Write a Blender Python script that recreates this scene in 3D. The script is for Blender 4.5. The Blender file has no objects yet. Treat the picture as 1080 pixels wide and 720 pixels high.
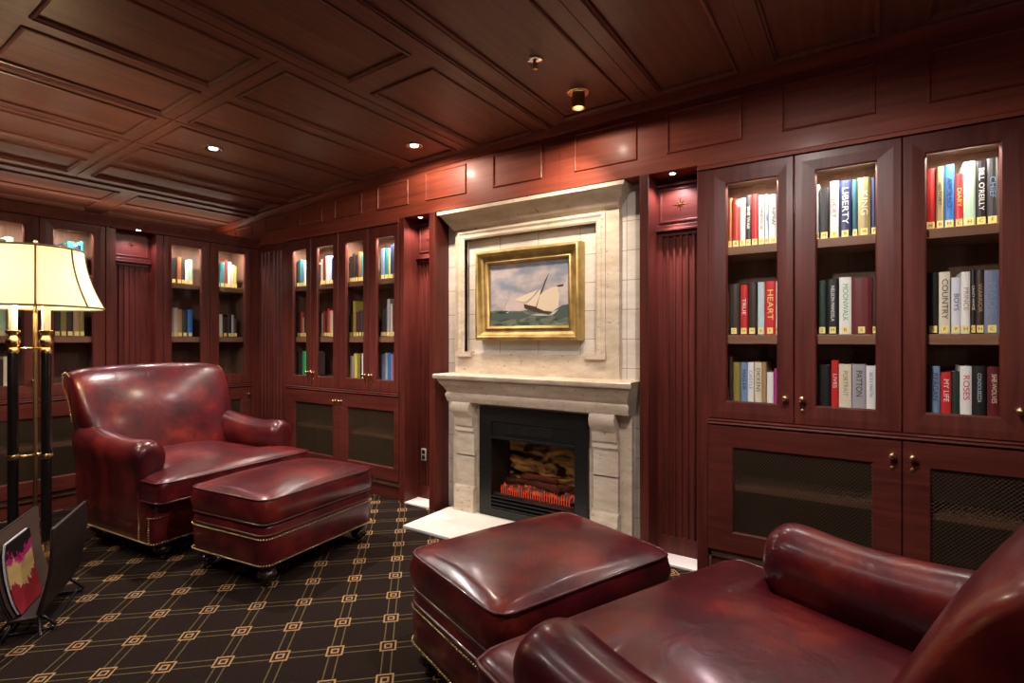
import bpy, bmesh, math, random
from mathutils import Vector, Matrix
random.seed(7)
S = bpy.context.scene
COL = S.collection
PI = math.pi
R = math.radians

# ------------------------------------------------------------------ camera, exposure, world
cam = bpy.data.cameras.new('camera'); camo = bpy.data.objects.new('camera', cam); COL.objects.link(camo)
camo.location = (0, -2.8, 1.2); camo.rotation_euler = (R(90), 0, math.atan2(373, 560))
cam.sensor_width = 36; cam.lens = 560 / 1080 * 36; cam.shift_y = -2 / 1080
cam.clip_start = .02; cam.clip_end = 60
S.camera = camo
S.view_settings.view_transform = 'Standard'; S.view_settings.look = 'None'
S.view_settings.exposure = 0.0; S.view_settings.gamma = 1.0; S.view_settings.use_curve_mapping = False
w = bpy.data.worlds.new('world'); S.world = w; w.use_nodes = True
w.node_tree.nodes['Background'].inputs[0].default_value = (.02, .015, .012, 1)
w.node_tree.nodes['Background'].inputs[1].default_value = 1.0

WARM = (1, .80, .62); COOL = (1, .90, .84); PINK = (1, .78, .80)
def lamp(kind, loc, power, color=WARM, size=.03, target=None, angle=90, blend=.6, spread=None, sy=None):
    l = bpy.data.lights.new('lamp_light', kind); l.energy = power; l.color = color
    o = bpy.data.objects.new('lamp_light', l); COL.objects.link(o); o.location = loc
    if kind == 'AREA':
        l.size = size
        if sy: l.shape = 'RECTANGLE'; l.size_y = sy
        if spread: l.spread = R(spread)
    else: l.shadow_soft_size = size
    if kind == 'SPOT': l.spot_size = R(angle); l.spot_blend = blend
    if target is not None:
        o.rotation_euler = (Vector(target) - Vector(loc)).to_track_quat('-Z', 'Y').to_euler()
    return o
def zc(x): return 2.49 - .0053 * (x - .5) ** 2          # the ceiling's camber

# light of the ceiling fittings and of added fill (housings built further down)
DOWN = [(-3.456, -1.041), (-2.429, -.293), (-.69, -2.0), (.22, -1.65), (-1.9, -2.3), (-3.2, -3.0), (.9, -.75)]
lamp('SPOT', (-1.245, -.33, 2.375), 62, WARM, .02, (-1.75, .05, 1.45), 100, .9)      # brass cylinder spot
lamp('SPOT', (-1.245, -.307, 2.372), 7.5, WARM, .02, (-1.245, -.29, 0), 177, .12)                                # its bare lamp showing below the barrel
lamp('SPOT', (-2.429, -.293, 2.425), 85, WARM, .02, (-2.3, -.25, 0.0), 95, .7)
lamp('SPOT', (-2.429, -.293, 2.425), 22, WARM, .02, (-2.43, -.20, 0.0), 174, .15)
lamp('SPOT', (-3.456, -1.041, 2.37), 150, COOL, .03, (-3.30, -1.1, 0), 125, .8)
lamp('SPOT', (-.30, -1.35, 2.455), 115, COOL, .04, (-.45, -1.15, 0), 168, .7)
lamp('SPOT', (-.95, -2.35, 2.45), 26, COOL, .04, (-1.0, -1.6, 0), 130, .8)  # added fill spot near the viewpoint, out of view
lamp('SPOT', (-1.9, -2.3, 2.42), 30, COOL, .04, (-2.3, -1.4, 0), 135, .8)  # added fill for the middle of the room
lamp('SPOT', (-3.2, -3.0, 2.38), 60, COOL, .04, (-3.3, -2.2, 0), 135, .8)  # unseen fill spot added at the back of the room
lamp('POINT', (1.25, -4.0, 1.5), 16, (1, .78, .58), .16)                             # added fill light behind the viewpoint, with no lamp body
lamp('SPOT', (-2.2, -2.1, 2.43), 70, COOL, .03, (-3.55, 0, 1.25), 52, .9)             # added spots out of view that brighten the book fronts
lamp('SPOT', (-2.9, -2.5, 2.40), 60, COOL, .03, (-4.7, -.55, 1.35), 46, .9)  # added to brighten the left wall books
lamp('SPOT', (-.55, -2.3, 2.44), 85, COOL, .03, (-.02, 0, 1.10), 50, .9)  # added to brighten the right-hand books
lamp('AREA', (-5.15, -1.6, 2.14), 6, (1, .74, .55), .12, (-5.15, -1.6, 3), sy=3.2)  # added strip brightening the ceiling over the left wall cabinets

# ------------------------------------------------------------------ object helpers
def obj(name, bm, mat, parent=None, smooth=False, bevel=0, subsurf=0, loc=None, rotz=None, seg=2, auto=None):
    if isinstance(bm, bpy.types.Mesh): me = bm
    else:
        bmesh.ops.recalc_face_normals(bm, faces=bm.faces[:])
        me = bpy.data.meshes.new(name); bm.to_mesh(me); bm.free()
    if mat is not None:
        for m_ in (mat if isinstance(mat, (list, tuple)) else [mat]): me.materials.append(m_)
    o = bpy.data.objects.new(name, me); COL.objects.link(o)
    if smooth:
        for p in me.polygons: p.use_smooth = True
    if auto:
        me.shade_smooth() if hasattr(me, 'shade_smooth') else None
        me.set_sharp_from_angle(angle=R(auto))
    if parent: o.parent = parent
    if loc is not None: o.location = loc
    if rotz is not None: o.rotation_euler = (0, 0, rotz)
    if bevel:
        b = o.modifiers.new('bevel', 'BEVEL'); b.width = bevel; b.segments = seg; b.limit_method = 'ANGLE'; b.angle_limit = R(40)
    if subsurf:
        s = o.modifiers.new('sub', 'SUBSURF'); s.levels = subsurf; s.render_levels = subsurf
    return o
def empty(name, loc=(0, 0, 0), rotz=0):
    o = bpy.data.objects.new(name, None); COL.objects.link(o); o.location = loc; o.rotation_euler = (0, 0, rotz); o.empty_display_size = .1
    return o
def tag(o, label=None, cat=None, group=None, kind=None):
    if label: o['label'] = label
    if cat: o['category'] = cat
    if group: o['group'] = group
    if kind: o['kind'] = kind
    return o
def B(): return bmesh.new()
def box(bm, x0, x1, y0, y1, z0, z1):
    v = [bm.verts.new(p) for p in ((x0,y0,z0),(x1,y0,z0),(x1,y1,z0),(x0,y1,z0),(x0,y0,z1),(x1,y0,z1),(x1,y1,z1),(x0,y1,z1))]
    for f in ((0,3,2,1),(4,5,6,7),(0,1,5,4),(1,2,6,5),(2,3,7,6),(3,0,4,7)): bm.faces.new([v[i] for i in f])
    return bm
def boxes(*a):
    bm = B()
    for q in a: box(bm, *q)
    return bm
def loft(bm, secs, closed=True, caps=True):
    rows = [[bm.verts.new(p) for p in s] for s in secs]
    n = len(rows[0])
    for a, b in zip(rows, rows[1:]):
        for i in range(n if closed else n - 1):
            j = (i + 1) % n
            bm.faces.new((a[i], a[j], b[j], b[i]))
    if caps:
        bm.faces.new(rows[0][::-1]); bm.faces.new(rows[-1])
    return bm
def lathe(bm, prof, cx=0, cy=0, z0=0, n=24, cap=True):
    secs = [[Vector((cx + r * math.cos(2*PI*i/n), cy + r * math.sin(2*PI*i/n), z0 + z)) for i in range(n)] for r, z in prof]
    return loft(bm, secs, True, cap)
def tube(bm, path, r, n=8, closed=False, cap=True):
    path = [Vector(p) for p in path]; N = len(path); secs = []
    for i, p in enumerate(path):
        if closed: d = path[(i+1) % N] - path[i-1]
        else: d = path[min(i+1, N-1)] - path[max(i-1, 0)]
        d.normalize()
        up = Vector((0, 0, 1)) if abs(d.z) < .95 else Vector((1, 0, 0))
        a = d.cross(up).normalized(); b = d.cross(a).normalized()
        secs.append([p + (a * math.cos(2*PI*k/n) + b * math.sin(2*PI*k/n)) * r for k in range(n)])
    if closed:
        secs.append(secs[0]); rows = [[bm.verts.new(q) for q in s] for s in secs[:-1]]; rows.append(rows[0])
        for A, C in zip(rows, rows[1:]):
            for i in range(n): bm.faces.new((A[i], A[(i+1) % n], C[(i+1) % n], C[i]))
        return bm
    return loft(bm, secs, True, cap)
def ring(bm, a0, a1, b0, b1, prof, P):
    """profile (inset, height) swept round a rectangle with mitred corners"""
    rows = []
    for t, h in prof:
        rows.append([bm.verts.new(P(*q, h)) for q in ((a0+t, b0+t), (a1-t, b0+t), (a1-t, b1-t), (a0+t, b1-t))])
    for A, C in zip(rows, rows[1:]):
        for i in range(4): bm.faces.new((A[i], A[(i+1) % 4], C[(i+1) % 4], C[i]))
    return rows
def PF(y0=0): return lambda a, b, h: Vector((a, y0 - h, b))      # on a plane facing -y
def cyl_y(bm, x, y0, y1, z, r, n=16):                            # a disc / rod along y
    return loft(bm, [[Vector((x + r*math.cos(2*PI*i/n), y, z + r*math.sin(2*PI*i/n))) for i in range(n)] for y in (y0, y1)])
def lathe_y(bm, prof, x, y, z, n=14):                            # prof (radius, distance out towards -y)
    return loft(bm, [[Vector((x + r*math.cos(2*PI*i/n), y - d, z + r*math.sin(2*PI*i/n))) for i in range(n)] for r, d in prof])
MOULD = [(0, 0), (.001, .004), (.005, .008), (.010, .006), (.013, .001), (.020, .001), (.021, 0)]

# ------------------------------------------------------------------ materials
def newmat(name):
    m = bpy.data.materials.new(name); m.use_nodes = True
    nt = m.node_tree; b = nt.nodes['Principled BSDF']
    return m, nt, b
def N(nt, t, **k):
    n = nt.nodes.new(t)
    for a, v in k.items(): setattr(n, a, v)
    return n
def plain(name, col, rough=.5, metal=0, coat=0, spec=.5):
    m, nt, b = newmat(name)
    b.inputs['Base Color'].default_value = (*col, 1); b.inputs['Roughness'].default_value = rough
    b.inputs['Metallic'].default_value = metal; b.inputs['Coat Weight'].default_value = coat
    b.inputs['Specular IOR Level'].default_value = spec
    return m
def wood(name, dark, light, scale, rough=.32, coat=.25, bump=.03):
    m, nt, b = newmat(name)
    tc = N(nt, 'ShaderNodeTexCoord'); mp = N(nt, 'ShaderNodeMapping'); mp.inputs['Scale'].default_value = scale
    nt.links.new(tc.outputs['Object'], mp.inputs['Vector'])
    n1 = N(nt, 'ShaderNodeTexNoise'); n1.inputs['Scale'].default_value = 1; n1.inputs['Detail'].default_value = 6; n1.inputs['Roughness'].default_value = .65
    n1.inputs['Distortion'].default_value = .6
    nt.links.new(mp.outputs[0], n1.inputs['Vector'])
    n2 = N(nt, 'ShaderNodeTexNoise'); n2.inputs['Scale'].default_value = 2.2; n2.inputs['Detail'].default_value = 2
    nt.links.new(tc.outputs['Object'], n2.inputs['Vector'])
    mx = N(nt, 'ShaderNodeMath', operation='MULTIPLY_ADD'); mx.inputs[1].default_value = .75
    nt.links.new(n1.outputs['Fac'], mx.inputs[0])
    m2 = N(nt, 'ShaderNodeMath', operation='MULTIPLY'); m2.inputs[1].default_value = .25
    nt.links.new(n2.outputs['Fac'], m2.inputs[0]); nt.links.new(m2.outputs[0], mx.inputs[2])
    cr = N(nt, 'ShaderNodeValToRGB'); cr.color_ramp.elements[0].position = .32; cr.color_ramp.elements[1].position = .68
    cr.color_ramp.elements[0].color = (*dark, 1); cr.color_ramp.elements[1].color = (*light, 1)
    nt.links.new(mx.outputs[0], cr.inputs[0]); nt.links.new(cr.outputs[0], b.inputs['Base Color'])
    b.inputs['Roughness'].default_value = rough; b.inputs['Coat Weight'].default_value = coat; b.inputs['Coat Roughness'].default_value = .2; b.inputs['Specular IOR Level'].default_value = .28
    bp = N(nt, 'ShaderNodeBump'); bp.inputs['Strength'].default_value = bump; bp.inputs['Distance'].default_value = .01
    nt.links.new(n1.outputs['Fac'], bp.inputs['Height']); nt.links.new(bp.outputs[0], b.inputs['Normal'])
    return m
MD, ML = (.048, .0085, .0065), (.118, .024, .016)
wood_v = wood('mahogany_upright', MD, ML, (28, 28, 1.6), .40, .05)
wood_h = wood('mahogany_level', MD, ML, (1.6, 28, 28), .42, .04)
wood_c = wood('ceiling_mahogany', (.115, .043, .029), (.215, .085, .056), (30, 1.6, 30), .42, .10)
wood_f = wood('frieze_mahogany', (.115, .022, .012), (.26, .054, .028), (1.6, 28, 28), .5, .06)
wood_d = wood('cabinet_interior', (.10, .052, .034), (.20, .11, .075), (20, 20, 1.6), .5, 0)
wood_shelf = wood('shelf_wood', (.14, .065, .038), (.24, .12, .07), (1.6, 28, 28), .45, .1)
black_wood = plain('ebonised_wood', (.012, .008, .007), .22, 0, .6)
brass = plain('polished_brass', (.80, .62, .35), .25, 1)
brass_dark = plain('antique_brass', (.42, .29, .12), .35, 1)
nail_brass = plain('aged_nailhead_brass', (.52, .38, .20), .32, .9)
chrome = plain('chrome', (.75, .72, .70), .15, 1)
black_metal = plain('black_metal', (.014, .014, .014), .38, .4)
black_plain = plain('matt_black', (.006, .006, .006), .8)
label_paper = plain('label_paper', (.80, .68, .22), .6)
page_paper = plain('page_paper', (.72, .66, .52), .8)

def leather(name, c1, c2, c3, rough=.34):
    m, nt, b = newmat(name)
    tc = N(nt, 'ShaderNodeTexCoord')
    n1 = N(nt, 'ShaderNodeTexNoise'); n1.inputs['Scale'].default_value = 5.5; n1.inputs['Detail'].default_value = 5; n1.inputs['Roughness'].default_value = .6
    nt.links.new(tc.outputs['Object'], n1.inputs['Vector'])
    cr = N(nt, 'ShaderNodeValToRGB'); e = cr.color_ramp.elements
    e[0].position = .30; e[0].color = (*c1, 1); e[1].position = .74; e[1].color = (*c3, 1)
    k = e.new(.52); k.color = (*c2, 1)
    nt.links.new(n1.outputs['Fac'], cr.inputs[0]); nt.links.new(cr.outputs[0], b.inputs['Base Color'])
    n2 = N(nt, 'ShaderNodeTexNoise'); n2.inputs['Scale'].default_value = 8; n2.inputs['Detail'].default_value = 4; n2.inputs['Distortion'].default_value = 1.6
    nt.links.new(tc.outputs['Object'], n2.inputs['Vector'])
    v = N(nt, 'ShaderNodeTexVoronoi'); v.inputs['Scale'].default_value = 420
    nt.links.new(tc.outputs['Object'], v.inputs['Vector'])
    b1 = N(nt, 'ShaderNodeBump'); b1.inputs['Strength'].default_value = .10; b1.inputs['Distance'].default_value = .03
    nt.links.new(n2.outputs['Fac'], b1.inputs['Height'])
    b2 = N(nt, 'ShaderNodeBump'); b2.inputs['Strength'].default_value = .05; b2.inputs['Distance'].default_value = .001
    nt.links.new(v.outputs['Distance'], b2.inputs['Height']); nt.links.new(b1.outputs[0], b2.inputs['Normal'])
    nt.links.new(b2.outputs[0], b.inputs['Normal'])
    b.inputs['Roughness'].default_value = rough; b.inputs['Coat Weight'].default_value = .30; b.inputs['Coat Roughness'].default_value = .16; b.inputs['Specular IOR Level'].default_value = .34
    return m
lea = leather('oxblood_leather', (.028, .003, .006), (.080, .006, .009), (.190, .021, .011), .32)
lea_pipe = plain('leather_piping', (.060, .010, .012), .3, 0, .4)
rack_leather = plain('black_brown_leather', (.018, .011, .009), .45)
rack_inner = plain('brown_suede_lining', (.085, .045, .028), .8)

def stone(name, c1, c2, tiles=False, pits=True):
    m, nt, b = newmat(name)
    tc = N(nt, 'ShaderNodeTexCoord')
    mp = N(nt, 'ShaderNodeMapping'); mp.inputs['Scale'].default_value = (3, 3, 9)
    nt.links.new(tc.outputs['Object'], mp.inputs[0])
    n1 = N(nt, 'ShaderNodeTexNoise'); n1.inputs['Scale'].default_value = 2; n1.inputs['Detail'].default_value = 8; n1.inputs['Roughness'].default_value = .65
    nt.links.new(mp.outputs[0], n1.inputs[0])
    cr = N(nt, 'ShaderNodeValToRGB'); cr.color_ramp.elements[0].position = .35; cr.color_ramp.elements[1].position = .65
    cr.color_ramp.elements[0].color = (*c1, 1); cr.color_ramp.elements[1].color = (*c2, 1)
    nt.links.new(n1.outputs['Fac'], cr.inputs[0])
    out = cr.outputs[0]
    if pits:
        n3 = N(nt, 'ShaderNodeTexNoise'); n3.inputs['Scale'].default_value = 55; n3.inputs['Detail'].default_value = 3
        mp3 = N(nt, 'ShaderNodeMapping'); mp3.inputs['Scale'].default_value = (.6, .6, 1); nt.links.new(tc.outputs['Object'], mp3.inputs[0]); nt.links.new(mp3.outputs[0], n3.inputs[0])
        c3 = N(nt, 'ShaderNodeValToRGB'); c3.color_ramp.elements[0].position = .29; c3.color_ramp.elements[1].position = .35
        c3.color_ramp.elements[0].color = (.45, .33, .24, 1); c3.color_ramp.elements[1].color = (1, 1, 1, 1)
        nt.links.new(n3.outputs['Fac'], c3.inputs[0])
        mu = N(nt, 'ShaderNodeMixRGB', blend_type='MULTIPLY'); mu.inputs[0].default_value = .8
        nt.links.new(out, mu.inputs[1]); nt.links.new(c3.outputs[0], mu.inputs[2]); out = mu.outputs[0]
    if tiles:
        # running courses of square stone tiles with fine grey joints, laid in the wall's own x and z
        sp = N(nt, 'ShaderNodeSeparateXYZ'); nt.links.new(tc.outputs['Object'], sp.inputs[0])
        cb = N(nt, 'ShaderNodeCombineXYZ'); nt.links.new(sp.outputs['X'], cb.inputs['X']); nt.links.new(sp.outputs['Z'], cb.inputs['Y'])
        bt = N(nt, 'ShaderNodeTexBrick'); bt.inputs['Scale'].default_value = 1; bt.offset = .0
        bt.inputs['Brick Width'].default_value = .30; bt.inputs['Row Height'].default_value = .172; bt.inputs['Mortar Size'].default_value = .0022
        bt.inputs['Color1'].default_value = (1, 1, 1, 1); bt.inputs['Color2'].default_value = (.93, .93, .95, 1); bt.inputs['Mortar'].default_value = (.42, .38, .35, 1)
        nt.links.new(cb.outputs[0], bt.inputs['Vector'])
        mu = N(nt, 'ShaderNodeMixRGB', blend_type='MULTIPLY'); mu.inputs[0].default_value = 1
        nt.links.new(out, mu.inputs[1]); nt.links.new(bt.outputs['Color'], mu.inputs[2]); out = mu.outputs[0]
    nt.links.new(out, b.inputs['Base Color']); b.inputs['Roughness'].default_value = .55
    bp = N(nt, 'ShaderNodeBump'); bp.inputs['Strength'].default_value = .15; bp.inputs['Distance'].default_value = .005
    nt.links.new(n1.outputs['Fac'], bp.inputs['Height']); nt.links.new(bp.outputs[0], b.inputs['Normal'])
    return m
travertine = stone('travertine', (.47, .38, .28), (.66, .57, .46))
tile_stone = stone('pale_stone_tiles', (.60, .54, .46), (.72, .67, .60), True, False)
hearth_stone = stone('hearth_stone', (.70, .66, .60), (.80, .77, .72), False, False)

def glass(name, tint=(1, 1, 1), refl=.9):
    m = bpy.data.materials.new(name); m.use_nodes = True; nt = m.node_tree; nt.nodes.clear()
    o = N(nt, 'ShaderNodeOutputMaterial'); mx = N(nt, 'ShaderNodeMixShader'); t = N(nt, 'ShaderNodeBsdfTransparent'); g = N(nt, 'ShaderNodeBsdfGlossy')
    fr = N(nt, 'ShaderNodeFresnel'); fr.inputs[0].default_value = 1.45
    mu = N(nt, 'ShaderNodeMath', operation='MULTIPLY'); mu.inputs[1].default_value = refl
    t.inputs[0].default_value = (*tint, 1); g.inputs['Roughness'].default_value = .02
    ge = N(nt, 'ShaderNodeNewGeometry'); bf = N(nt, 'ShaderNodeMath', operation='SUBTRACT'); bf.inputs[0].default_value = 1; nt.links.new(ge.outputs['Backfacing'], bf.inputs[1])
    m3 = N(nt, 'ShaderNodeMath', operation='MULTIPLY'); nt.links.new(mu.outputs[0], m3.inputs[0]); nt.links.new(bf.outputs[0], m3.inputs[1])
    nt.links.new(fr.outputs[0], mu.inputs[0]); nt.links.new(m3.outputs[0], mx.inputs[0]); nt.links.new(t.outputs[0], mx.inputs[1]); nt.links.new(g.outputs[0], mx.inputs[2]); nt.links.new(mx.outputs[0], o.inputs[0])
    return m
pane_glass = glass('pane_glass')
def emit(name, col, s):
    m = bpy.data.materials.new(name); m.use_nodes = True; nt = m.node_tree; nt.nodes.clear()
    o = N(nt, 'ShaderNodeOutputMaterial'); e = N(nt, 'ShaderNodeEmission'); e.inputs[0].default_value = (*col, 1); e.inputs[1].default_value = s
    nt.links.new(e.outputs[0], o.inputs[0]); return m
bulb_glow = emit('bulb_glow', (1, .93, .82), 9)

def grille_mat():
    m, nt, b = newmat('woven_brass_grille')
    tc = N(nt, 'ShaderNodeTexCoord'); sp = N(nt, 'ShaderNodeSeparateXYZ'); nt.links.new(tc.outputs['Object'], sp.inputs[0])
    def mth(op, a, bb=None):
        n = N(nt, 'ShaderNodeMath', operation=op)
        for i, q in enumerate((a, bb)):
            if q is None: continue
            if isinstance(q, (int, float)): n.inputs[i].default_value = q
            else: nt.links.new(q, n.inputs[i])
        return n.outputs[0]
    k = 2 * PI / .024
    u = mth('MULTIPLY', mth('ADD', sp.outputs['X'], sp.outputs['Z']), k * .72); v = mth('MULTIPLY', mth('SUBTRACT', sp.outputs['X'], sp.outputs['Z']), k * .72)
    hole = mth('MULTIPLY', mth('ABSOLUTE', mth('SINE', u)), mth('ABSOLUTE', mth('SINE', v)))
    fac = mth('GREATER_THAN', hole, .24)
    b.inputs['Base Color'].default_value = (.085, .055, .03, 1); b.inputs['Metallic'].default_value = .4; b.inputs['Roughness'].default_value = .42
    bp = N(nt, 'ShaderNodeBump'); bp.inputs['Strength'].default_value = .5; bp.inputs['Distance'].default_value = .002
    nt.links.new(hole, bp.inputs['Height']); nt.links.new(bp.outputs[0], b.inputs['Normal'])
    t = N(nt, 'ShaderNodeBsdfTransparent'); mx = N(nt, 'ShaderNodeMixShader'); o = nt.nodes['Material Output']
    nt.links.new(fac, mx.inputs[0]); nt.links.new(b.outputs[0], mx.inputs[1]); nt.links.new(t.outputs[0], mx.inputs[2]); nt.links.new(mx.outputs[0], o.inputs[0])
    return m
grille = grille_mat()

def carpet_mat():
    m, nt, b = newmat('lattice_carpet')
    tc = N(nt, 'ShaderNodeTexCoord')
    mp = N(nt, 'ShaderNodeMapping', vector_type='TEXTURE'); mp.inputs['Location'].default_value = (-1.849, -1.03, 0); mp.inputs['Rotation'].default_value = (0, 0, R(43.5))
    mp.inputs['Scale'].default_value = (.200, .211, 1)
    nt.links.new(tc.outputs['Object'], mp.inputs[0]); sp = N(nt, 'ShaderNodeSeparateXYZ'); nt.links.new(mp.outputs[0], sp.inputs[0])
    def mth(op, a, bb=None):
        n = N(nt, 'ShaderNodeMath', operation=op)
        for i, q in enumerate((a, bb)):
            if q is None: continue
            if isinstance(q, (int, float)): n.inputs[i].default_value = q
            else: nt.links.new(q, n.inputs[i])
        return n.outputs[0]
    def dist(c): return mth('ABSOLUTE', mth('SUBTRACT', mth('FRACT', mth('ADD', c, .5)), .5))     # distance to the nearest lattice line
    a, c = dist(sp.outputs['X']), dist(sp.outputs['Y'])
    def band(d, lo, hi): return mth('MULTIPLY', mth('GREATER_THAN', d, lo), mth('LESS_THAN', d, hi))
    lines = mth('MAXIMUM', band(a, .072, .098), band(c, .072, .098))
    mxd = mth('MAXIMUM', a, c)
    sq = mth('LESS_THAN', mxd, .158); ro = band(mxd, .125, .158); ri = band(mxd, .042, .075)
    def mix(f, x, y):
        n = N(nt, 'ShaderNodeMixRGB'); nt.links.new(f, n.inputs[0])
        for i, q in ((1, x), (2, y)):
            if isinstance(q, tuple): n.inputs[i].default_value = (*q, 1)
            else: nt.links.new(q, n.inputs[i])
        return n.outputs[0]
    base = mix(lines, (.0155, .0085, .0065), (.105, .080, .030))
    col = mix(sq, base, (.030, .013, .009)); col = mix(mth('MAXIMUM', ro, ri), col, (.36, .22, .105))
    ns = N(nt, 'ShaderNodeTexNoise'); ns.inputs['Scale'].default_value = 260; ns.inputs['Detail'].default_value = 2; nt.links.new(tc.outputs['Object'], ns.inputs[0])
    mu = N(nt, 'ShaderNodeMixRGB', blend_type='MULTIPLY'); mu.inputs[0].default_value = .7
    cr = N(nt, 'ShaderNodeValToRGB'); cr.color_ramp.elements[0].position = .25; cr.color_ramp.elements[1].position = .7; cr.color_ramp.elements[0].color = (.45, .45, .45, 1); cr.color_ramp.elements[1].color = (1.25, 1.25, 1.25, 1)
    nt.links.new(ns.outputs['Fac'], cr.inputs[0]); nt.links.new(col, mu.inputs[1]); nt.links.new(cr.outputs[0], mu.inputs[2])
    nt.links.new(mu.outputs[0], b.inputs['Base Color']); b.inputs['Roughness'].default_value = .95; b.inputs['Specular IOR Level'].default_value = .1
    bp = N(nt, 'ShaderNodeBump'); bp.inputs['Strength'].default_value = .6; bp.inputs['Distance'].default_value = .004
    nt.links.new(ns.outputs['Fac'], bp.inputs['Height']); nt.links.new(bp.outputs[0], b.inputs['Normal'])
    return m

# ------------------------------------------------------------------ shell of the room
XL, XR, YB, YF = -5.06, 1.75, .40, -4.6
def struct(o): o['kind'] = 'structure'; return o
struct(obj('floor', boxes((XL - .1, XR + .1, YF - .1, YB + .1, -.08, 0)), carpet_mat()))
struct(obj('wall_front', boxes((-6.4, XR + .1, YB, YB + .1, -.08, 2.62)), wood_h))
struct(obj('wall_right', boxes((XR, XR + .1, YF, YB, 0, 2.62)), wood_v))
struct(obj('wall_back', boxes((-6.4, XR + .1, YF - .1, YF, 0, 2.62)), wood_v))
struct(obj('wall_left', boxes((XL - .1, XL, YF, YB, 0, 2.05), (-6.4, XL - .1, YF, YB, 1.96, 2.05), (-6.5, -6.4, YF, YB, 2.0, 2.62)), wood_h))
# cambered ceiling
bm = B(); xs = [-6.45 + i * .2 for i in range(43)]
loft(bm, [[Vector((x, YF - .05, zc(x) + .010)), Vector((x, YB + .05, zc(x) + .010)), Vector((x, YB + .05, zc(x) + .09)), Vector((x, YF - .05, zc(x) + .09))] for x in xs])
ceiling = struct(obj('ceiling', bm, wood_c))
ROWS = [(.75, 1.10), (.223, .60), (-.336, .033), (-.874, -.524), (-1.430, -1.062), (-2.080, -1.697), (-2.650, -2.265), (-3.145, -2.775), (-3.625, -3.26), (-4.075, -3.755), (-4.53, -4.24), (-5.12, -4.82), (-5.46, -5.16), (-5.95, -5.52)]
PANELS = []
for i, (a, b_) in enumerate(ROWS):
    if i < 5: segs = [(-2.35, -.10), (-4.4, -2.55)]
    elif i == 5: segs = [(-.93, -.05), (-2.12, -1.105), (-3.2, -2.28), (-4.4, -3.36)]
    elif i < 11: segs = [(-1.31, -.10), (-2.115, -1.475), (-3.2, -2.28), (-4.4, -3.36)]
    else: segs = [(-.92, .02), (-2.4, -1.08), (-4.4, -2.55)]
    for s0, s1 in segs: PANELS.append((a, b_, s0, s1))
# framing of the ceiling: rails and stiles 12 mm below the fields, so that every panel is a shallow recess
bm = B()
CP = lambda a, b, h: Vector((a, b, zc(a) - h))
RM = [(-.020, -.002), (-.019, .008), (-.013, .011), (-.008, .005), (-.003, .003), (0, .0), (.002, -.011)]
for a, b_, s0, s1 in PANELS: ring(bm, a, b_, s0, s1, RM, CP)
xr = sorted(ROWS)
edges = [-6.4] + [v for a, b_ in xr for v in (a, b_)] + [XR]
def slab(bm, x0, x1, y0, y1, t=.012, d=0):
    P = lambda x, y, z: Vector((x, y, zc(x) - d - z))
    loft(bm, [[P(x0, y0, -t), P(x0, y1, -t), P(x0, y1, 0), P(x0, y0, 0)], [P(x1, y0, -t), P(x1, y1, -t), P(x1, y1, 0), P(x1, y0, 0)]])
for k in range(0, len(edges) - 1, 2): slab(bm, edges[k], edges[k+1], YF, YB)
for a, b_, in xr:
    segs = sorted([(s0, s1) for p, q, s0, s1 in PANELS if p == a])
    ys = [YF] + [v for s in segs for v in s] + [YB]
    for k in range(0, len(ys) - 1, 2): slab(bm, a, b_, ys[k], ys[k+1])
obj('ceiling_framing', bm, wood_c, ceiling)
# beads over the joints between the boards
bm = B()
for x in (-1.577, -2.17, -.965, -.43, .128, .675, -3.20, -3.69):
    slab(bm, x - .004, x + .004, YF, 0, .003, .003)
slab(bm, -1.60, -1.555, YF, 0, .012, .010); slab(bm, -1.59, -1.565, YF, 0, .006, .016)
for s in (-1.395,): slab(bm, -4.6, -2.2, s - .004, s + .004, .003, .003)
slab(bm, -4.71, -4.67, YF, 0, .02, .012)
obj('joint_bead', bm, wood_c, ceiling)

# ------------------------------------------------------------------ frieze over the fireplace wall
def zwall(x): return zc(x) - .022
FZ0 = 2.095
bm = B()
xs = [-6.2 + .1 * i for i in range(80)]
loft(bm, [[Vector((x, 0, FZ0)), Vector((x, 0, zc(x) + .02)), Vector((x, .05, zc(x) + .02)), Vector((x, .05, FZ0))] for x in xs])
box(bm, -4.7, XR, .045, .41, FZ0, FZ0 + .02)             # soffit over niches and bookcases
frieze = struct(obj('trim_1', bm, wood_f))
bm = B()
FP = [(-3.098, -2.769), (-2.602, -2.232), (-2.013, -1.642), (-1.423, -1.040), (-.879, -.504), (-.333, .038), (.214, .60), (.78, 1.15), (-3.60, -3.27), (-4.07, -3.76), (-4.58, -4.25), (-5.1, -4.8), (-5.6, -5.25)]
for a, b_ in FP:
    z1 = min(2.405, zc((a + b_) / 2) - .062)
    ring(bm, a, b_, 2.182, z1, MOULD, PF(0))
obj('panel_moulding', bm, wood_f, frieze)
bm = B()
loft(bm, [[Vector((x, 0, zc(x) - .045)), Vector((x, -.012, zc(x) - .042)), Vector((x, -.018, zc(x) - .030)), Vector((x, -.034, zc(x) - .016)), Vector((x, -.04, zc(x) + .005)), Vector((x, 0, zc(x) + .005))] for x in xs])
box(bm, -1.525, -1.521, -.002, .01, FZ0, 2.46)
obj('cornice_moulding', bm, wood_f, frieze, auto=50)
bm = B()
for x0, x1 in ((-4.7, -2.87), (-.72, XR)):
    loft(bm, [[Vector((x, .01, 2.064)), Vector((x, -.012, 2.064)), Vector((x, -.014, 2.08)), Vector((x, -.004, 2.088)), Vector((x, -.004, 2.10)), Vector((x, .01, 2.10))] for x in (x0, x1)])
obj('lower_moulding', bm, wood_f, frieze, auto=50)

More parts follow.
